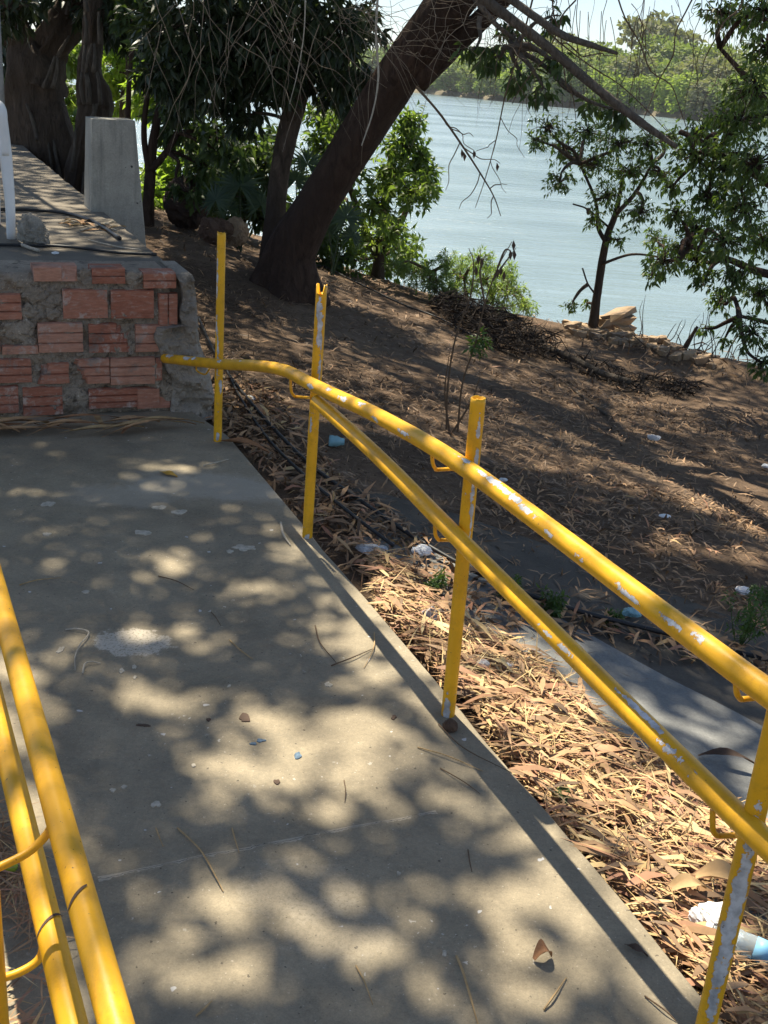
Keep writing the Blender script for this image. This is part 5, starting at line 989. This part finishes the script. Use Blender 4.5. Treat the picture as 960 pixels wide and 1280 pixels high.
# twigs on the ramp
def twig(label, pts, r, mat):
    P = catmull([gz(x, y, r + .001 + (.006 if 0 < i < len(pts) - 1 else 0)) for i, (x, y) in enumerate(pts)], 6); V, Fc = tube(P, [r, r, r * .5], 6, bump=.2, seed=RNG.random() * 9); tag(mesh('twig', V, Fc, M[mat], loc=P[0]), label, 'twig')
for lab, pts, r, mat in (('curved dark twig crossing near the second shadow patch, left one of three', [(394, 782), (400, 803), (420, 828)], .0022, 'dark_twig'), ('straight dark twig pointing at the third post, middle one of three', [(414, 832), (440, 822), (468, 810)], .0018, 'dark_twig'), ('short curved twig, right one of three near the ramp edge', [(468, 790), (467, 810), (455, 835)], .0018, 'straw'),
                         ('pale straw lying right of the white cement splash', [(287, 800), (300, 812), (316, 824)], .0022, 'straw'), ('thin straw above the pale straw by the cement splash', [(264, 765), (270, 772), (276, 782)], .0015, 'dark_twig'), ('long forked pine needle left of centre on the lower ramp', [(222, 1035), (250, 1062), (268, 1092), (279, 1114)], .0022, 'straw'),
                         ('short straw left of the long pine needle', [(195, 1035), (199, 1046), (204, 1058)], .0017, 'straw'), ('short dark straw right of the long pine needle', [(290, 1035), (294, 1050), (299, 1066)], .0017, 'straw'), ('small straw near the bottom left of the ramp', [(245, 1270), (254, 1262), (265, 1251)], .0020, 'straw'),
                         ('long thin twig left of the third post foot', [(522, 934), (560, 945), (604, 964)], .0018, 'straw'), ('thin dark twig below the third post foot', [(550, 960), (578, 976), (600, 992)], .0014, 'dark_twig'), ('thin twig reaching across the rail shadow to the ramp edge', [(548, 905), (580, 935), (640, 966)], .0016, 'dark_twig'),
                         ('long straw running down to the bottom edge of the ramp', [(571, 1195), (582, 1225), (598, 1282)], .0026, 'straw'), ('slanting straw right of the long bottom straw', [(680, 1262), (692, 1245), (708, 1222)], .0022, 'straw'), ('pale straw in the lower middle of the ramp', [(445, 1207), (456, 1228), (466, 1256)], .0018, 'straw'),
                         ('brown curved twig at the foot of the second post', [(351, 653), (354, 667), (363, 681)], .0045, 'pale_twig'), ('grey stick on the landing near the first post', [(254, 582), (270, 578), (286, 574)], .003, 'pale_twig'), ('thin straw at the left of the landing', [(24, 731), (46, 725), (76, 722)], .002, 'straw'), ('dark scratch like twig on the upper ramp', [(198, 720), (220, 726), (242, 737)], .0018, 'dark_twig'),
                         ('pale string with a bend left of the cement splash', [(82, 787), (98, 786), (111, 791), (100, 806), (94, 820), (94, 838)], .0024, 'pale_twig'), ('short pale string below the bent string', [(103, 842), (106, 830), (114, 827), (126, 829)], .0024, 'pale_twig'), ('small dark twig low on the right of the ramp', [(585, 1062), (587, 1076), (590, 1090)], .0016, 'dark_twig'), ('fine twig in the lit spot right of centre', [(430, 975), (432, 988), (431, 1003)], .0013, 'dark_twig'),
                         ('twig at the lower right by the rail shadow', [(806, 1245), (830, 1262), (845, 1276)], .0018, 'dark_twig')): twig(lab, pts, r, mat)
# flecks of cement and paint stuck to the ramp
def fleck(name, x, y, w, h, mat, seed, holes=0):
    c = gz(x, y, 0); sx_ = np.linalg.norm(gz(x + w / 2, y) - c); sy_ = np.linalg.norm(gz(x, y - h / 2) - c); n = 40; V = [c + UP * .003]
    for i in range(n):
        a = 2 * pi * i / n; k_ = 1 + 1.5 * float(fbm(np.array([cos(a) * 1.3 + seed * 3.1]), np.array([sin(a) * 1.3 - seed * 1.7]), 5)[0]); V.append(c + np.array([sx_ * cos(a) * k_, sy_ * sin(a) * k_, .0025]))
    V += [v + np.array([(v - c)[0] * .03, (v - c)[1] * .03, -.0025]) for v in V[1:]]
    Fc = [[0, 1 + i, 1 + (i + 1) % n] for i in range(n)] + [[1 + i, 1 + n + i, 1 + n + (i + 1) % n, 1 + (i + 1) % n] for i in range(n)]; return mesh(name, V, Fc, M[mat], ramp)
for (x, y, w, h) in ((152, 839, 6, 5), (168, 834, 5, 4), (169, 847, 5, 4), (305, 685, 22, 7), (287, 690, 9, 4), (178, 666, 18, 5), (75, 813, 8, 8), (140, 988, 7, 5), (155, 984, 7, 4), (195, 1006, 12, 6), (60, 630, 14, 6), (200, 635, 18, 5), (225, 640, 16, 5), (58, 668, 12, 4), (410, 856, 9, 5), (107, 740, 8, 4), (286, 858, 4, 4), (242, 957, 5, 4), (498, 1092, 5, 4), (556, 1192, 7, 7)): fleck('cement_fleck', x, y, w, h, 'cement_white', x * .37)
for (x, y, w, h) in ((372, 945, 8, 8), (326, 926, 10, 4), (316, 930, 7, 3)): fleck('paint_fleck', x, y, w, h, 'paint_blue', y * .3)
for (x, y, w, h) in ((306, 898, 14, 9), (180, 907, 14, 3), (346, 978, 7, 5), (260, 900, 5, 4), (492, 897, 5, 5)): fleck('tar_spot', x, y, w, h, 'dead_pod', x * .2)

# on the platform: chair, hoses, sticks
def on_plat(pts, r, lift=0): return catmull([gz(x, y, PT + r + .003 + lift) for x, y in pts], 8)
for lab, pts, r, mat, nm, ct in (('black hose lying across the raised platform in front of the pillar', [(-40, 262), (30, 262), (80, 266), (112, 275), (128, 283), (150, 298)], .011, 'hose', 'hose', 'hose'), ('dark thin cable across the platform nearer the wall top', [(-30, 306), (60, 307), (110, 311), (150, 316), (196, 318)], .008, 'hose', 'cable', 'cable'),
                                 ('dry stick on the platform in front of the pillar', [(88, 281), (110, 279), (145, 288)], .006, 'pale_twig', 'stick', 'stick'), ('second dry stick crossing the first in front of the pillar', [(100, 288), (125, 282), (142, 276)], .005, 'pale_twig', 'stick', 'stick'), ('short pale stick beside the concrete lump', [(27, 306), (38, 310), (48, 313)], .009, 'pale_twig', 'stick', 'stick'),
                                 ('thin stick lying along the platform behind the wall top', [(110, 300), (150, 309), (175, 312)], .004, 'pale_twig', 'stick', 'stick')):
    P = on_plat(pts, r); V, Fc = tube(P, r, 8, bump=.1); tag(mesh(nm, V, Fc, M[mat], smooth=True, loc=P[0]), lab, ct)
for i_ in range(14):
    x = RNG.uniform(70, 150); y = 272 + (x - 70) * .25 + RNG.uniform(-6, 8); curl_leaf(gz(x, y, PT + .004), RNG.uniform(0, 3), RNG.uniform(.08, .2), RNG.uniform(.01, .03), ('litter', 'straw')[i_ % 2], 'dry_leaf', 'dry leaf scattered on the platform in front of the pillar', 'leaf', 'dry leaves on the platform', lift=.01)
foot = gz(14, 299, PT); Yc = foot[1]
ch = thing('plastic_chair', 'white plastic garden chair cut off by the left edge, one leg and armrest showing', 'chair', foot)
fT = tsz(foot); tc_, sc_ = fT[0], fT[1]
def bar(pts, w, d, name, par=ch):
    """flattened moulded bar"""
    P = catmull(pts, 6); T, N, B = frames(P); n = len(P); V = []; ww = np.interp(np.linspace(0, 1, n), np.linspace(0, 1, len(np.atleast_1d(w))), np.atleast_1d(w)); k_ = 10
    for i in range(n):
        X = VX - T[i] * (VX @ T[i]); X = unit(X) if np.linalg.norm(X) > .2 else unit(UX - T[i] * (UX @ T[i])); Yv = np.cross(T[i], X)
        for a in np.arange(k_) * 2 * pi / k_: V.append(P[i] + X * ww[i] * np.sign(cos(a)) * abs(cos(a)) ** .6 + Yv * d * np.sign(sin(a)) * abs(sin(a)) ** .6)
    Fc = [[i * k_ + j, i * k_ + (j + 1) % k_, (i + 1) * k_ + (j + 1) % k_, (i + 1) * k_ + j] for i in range(n - 1) for j in range(k_)] + [list(range(k_))[::-1], [(n - 1) * k_ + j for j in range(k_)]]
    return mesh(name, V, Fc, M['plastic_white'], par, smooth=True)
cw, cd = .50, .50
def CH(a, b, z): return W3(tc_ - a, sc_ + b, PT + z)
for (a, b) in ((0, 0), (cw, 0)):
    k_ = 1 if a == 0 else -1
    bar([CH(a, b, 0), CH(a - .004 * k_, b + .01, .2), CH(a + .004 * k_, b + .02, .42), CH(a + .008 * k_, b + .02, .60)], [.022, .026, .032, .022], .018, 'leg')
    bar([CH(a + .006 * k_, b + .012, .42), CH(a + .010 * k_, b, .55), CH(a + .016 * k_, b + .0, .64), CH(a + .045 * k_, b + .06, .672), CH(a + .05 * k_, b + .25, .66), CH(a + .06 * k_, b + .46, .64)], [.02, .022, .026, .032, .03, .02], .014, 'armrest')
for (a, b) in ((.03, cd + .04), (cw - .03, cd + .04)): bar([CH(a, b, 0), CH(a, b - .05, .42)], [.022, .03], .018, 'leg')
Vs = []; Fs = []
for i in range(9):
    for j in range(9): Vs.append(CH(.03 + (cw - .06) * j / 8, .01 + .47 * i / 8, .42 - .03 * sin(pi * j / 8) - .03 * i / 8))
Vs = Vs + [v - UP * .012 for v in Vs]; q81 = 81
Fs = [[i * 9 + j, i * 9 + j + 1, (i + 1) * 9 + j + 1, (i + 1) * 9 + j] for i in range(8) for j in range(8)] + [[q81 + (i + 1) * 9 + j, q81 + (i + 1) * 9 + j + 1, q81 + i * 9 + j + 1, q81 + i * 9 + j] for i in range(8) for j in range(8)]
mesh('seat', Vs, Fs, M['plastic_white'], ch)
for j in range(6): a = .06 + (cw - .12) * j / 5; bar([CH(a, .47, .40), CH(a, .53, .62), CH(a, .58, .80)], [.02, .02, .02], .008, 'back_slat')
bar([CH(.03, .57, .78), CH(cw / 2, .60, .86), CH(cw - .03, .57, .78)], [.02, .03, .02], .014, 'back_rail')
# steel pole at the left border
pl = aty(-1, 60, 9.0); P = np.array([[pl[0], pl[1], PT - .02], [pl[0], pl[1], 1.6], [pl[0], pl[1], 4.5]])
o = mesh('steel_pole', *tube(P, .020, 14), M['steel'], smooth=True, loc=P[0]); tag(o, 'thin grey steel pole at the left border in front of the old tree', 'pole')

# ------------------------------------------------------------------ the air over the river
hz = NM('haze'); vp = hz.n('ShaderNodeVolumePrincipled'); vp.inputs['Color'].default_value = (.86, .92, 1.0, 1); vp.inputs['Density'].default_value = .0002; hz.l(vp.outputs[0], hz.o.inputs['Volume'])
V, Fc = box((-2700, -420, -9), (2700, 3200, 70)); kind(mesh('haze', V, Fc, hz.m), 'stuff')
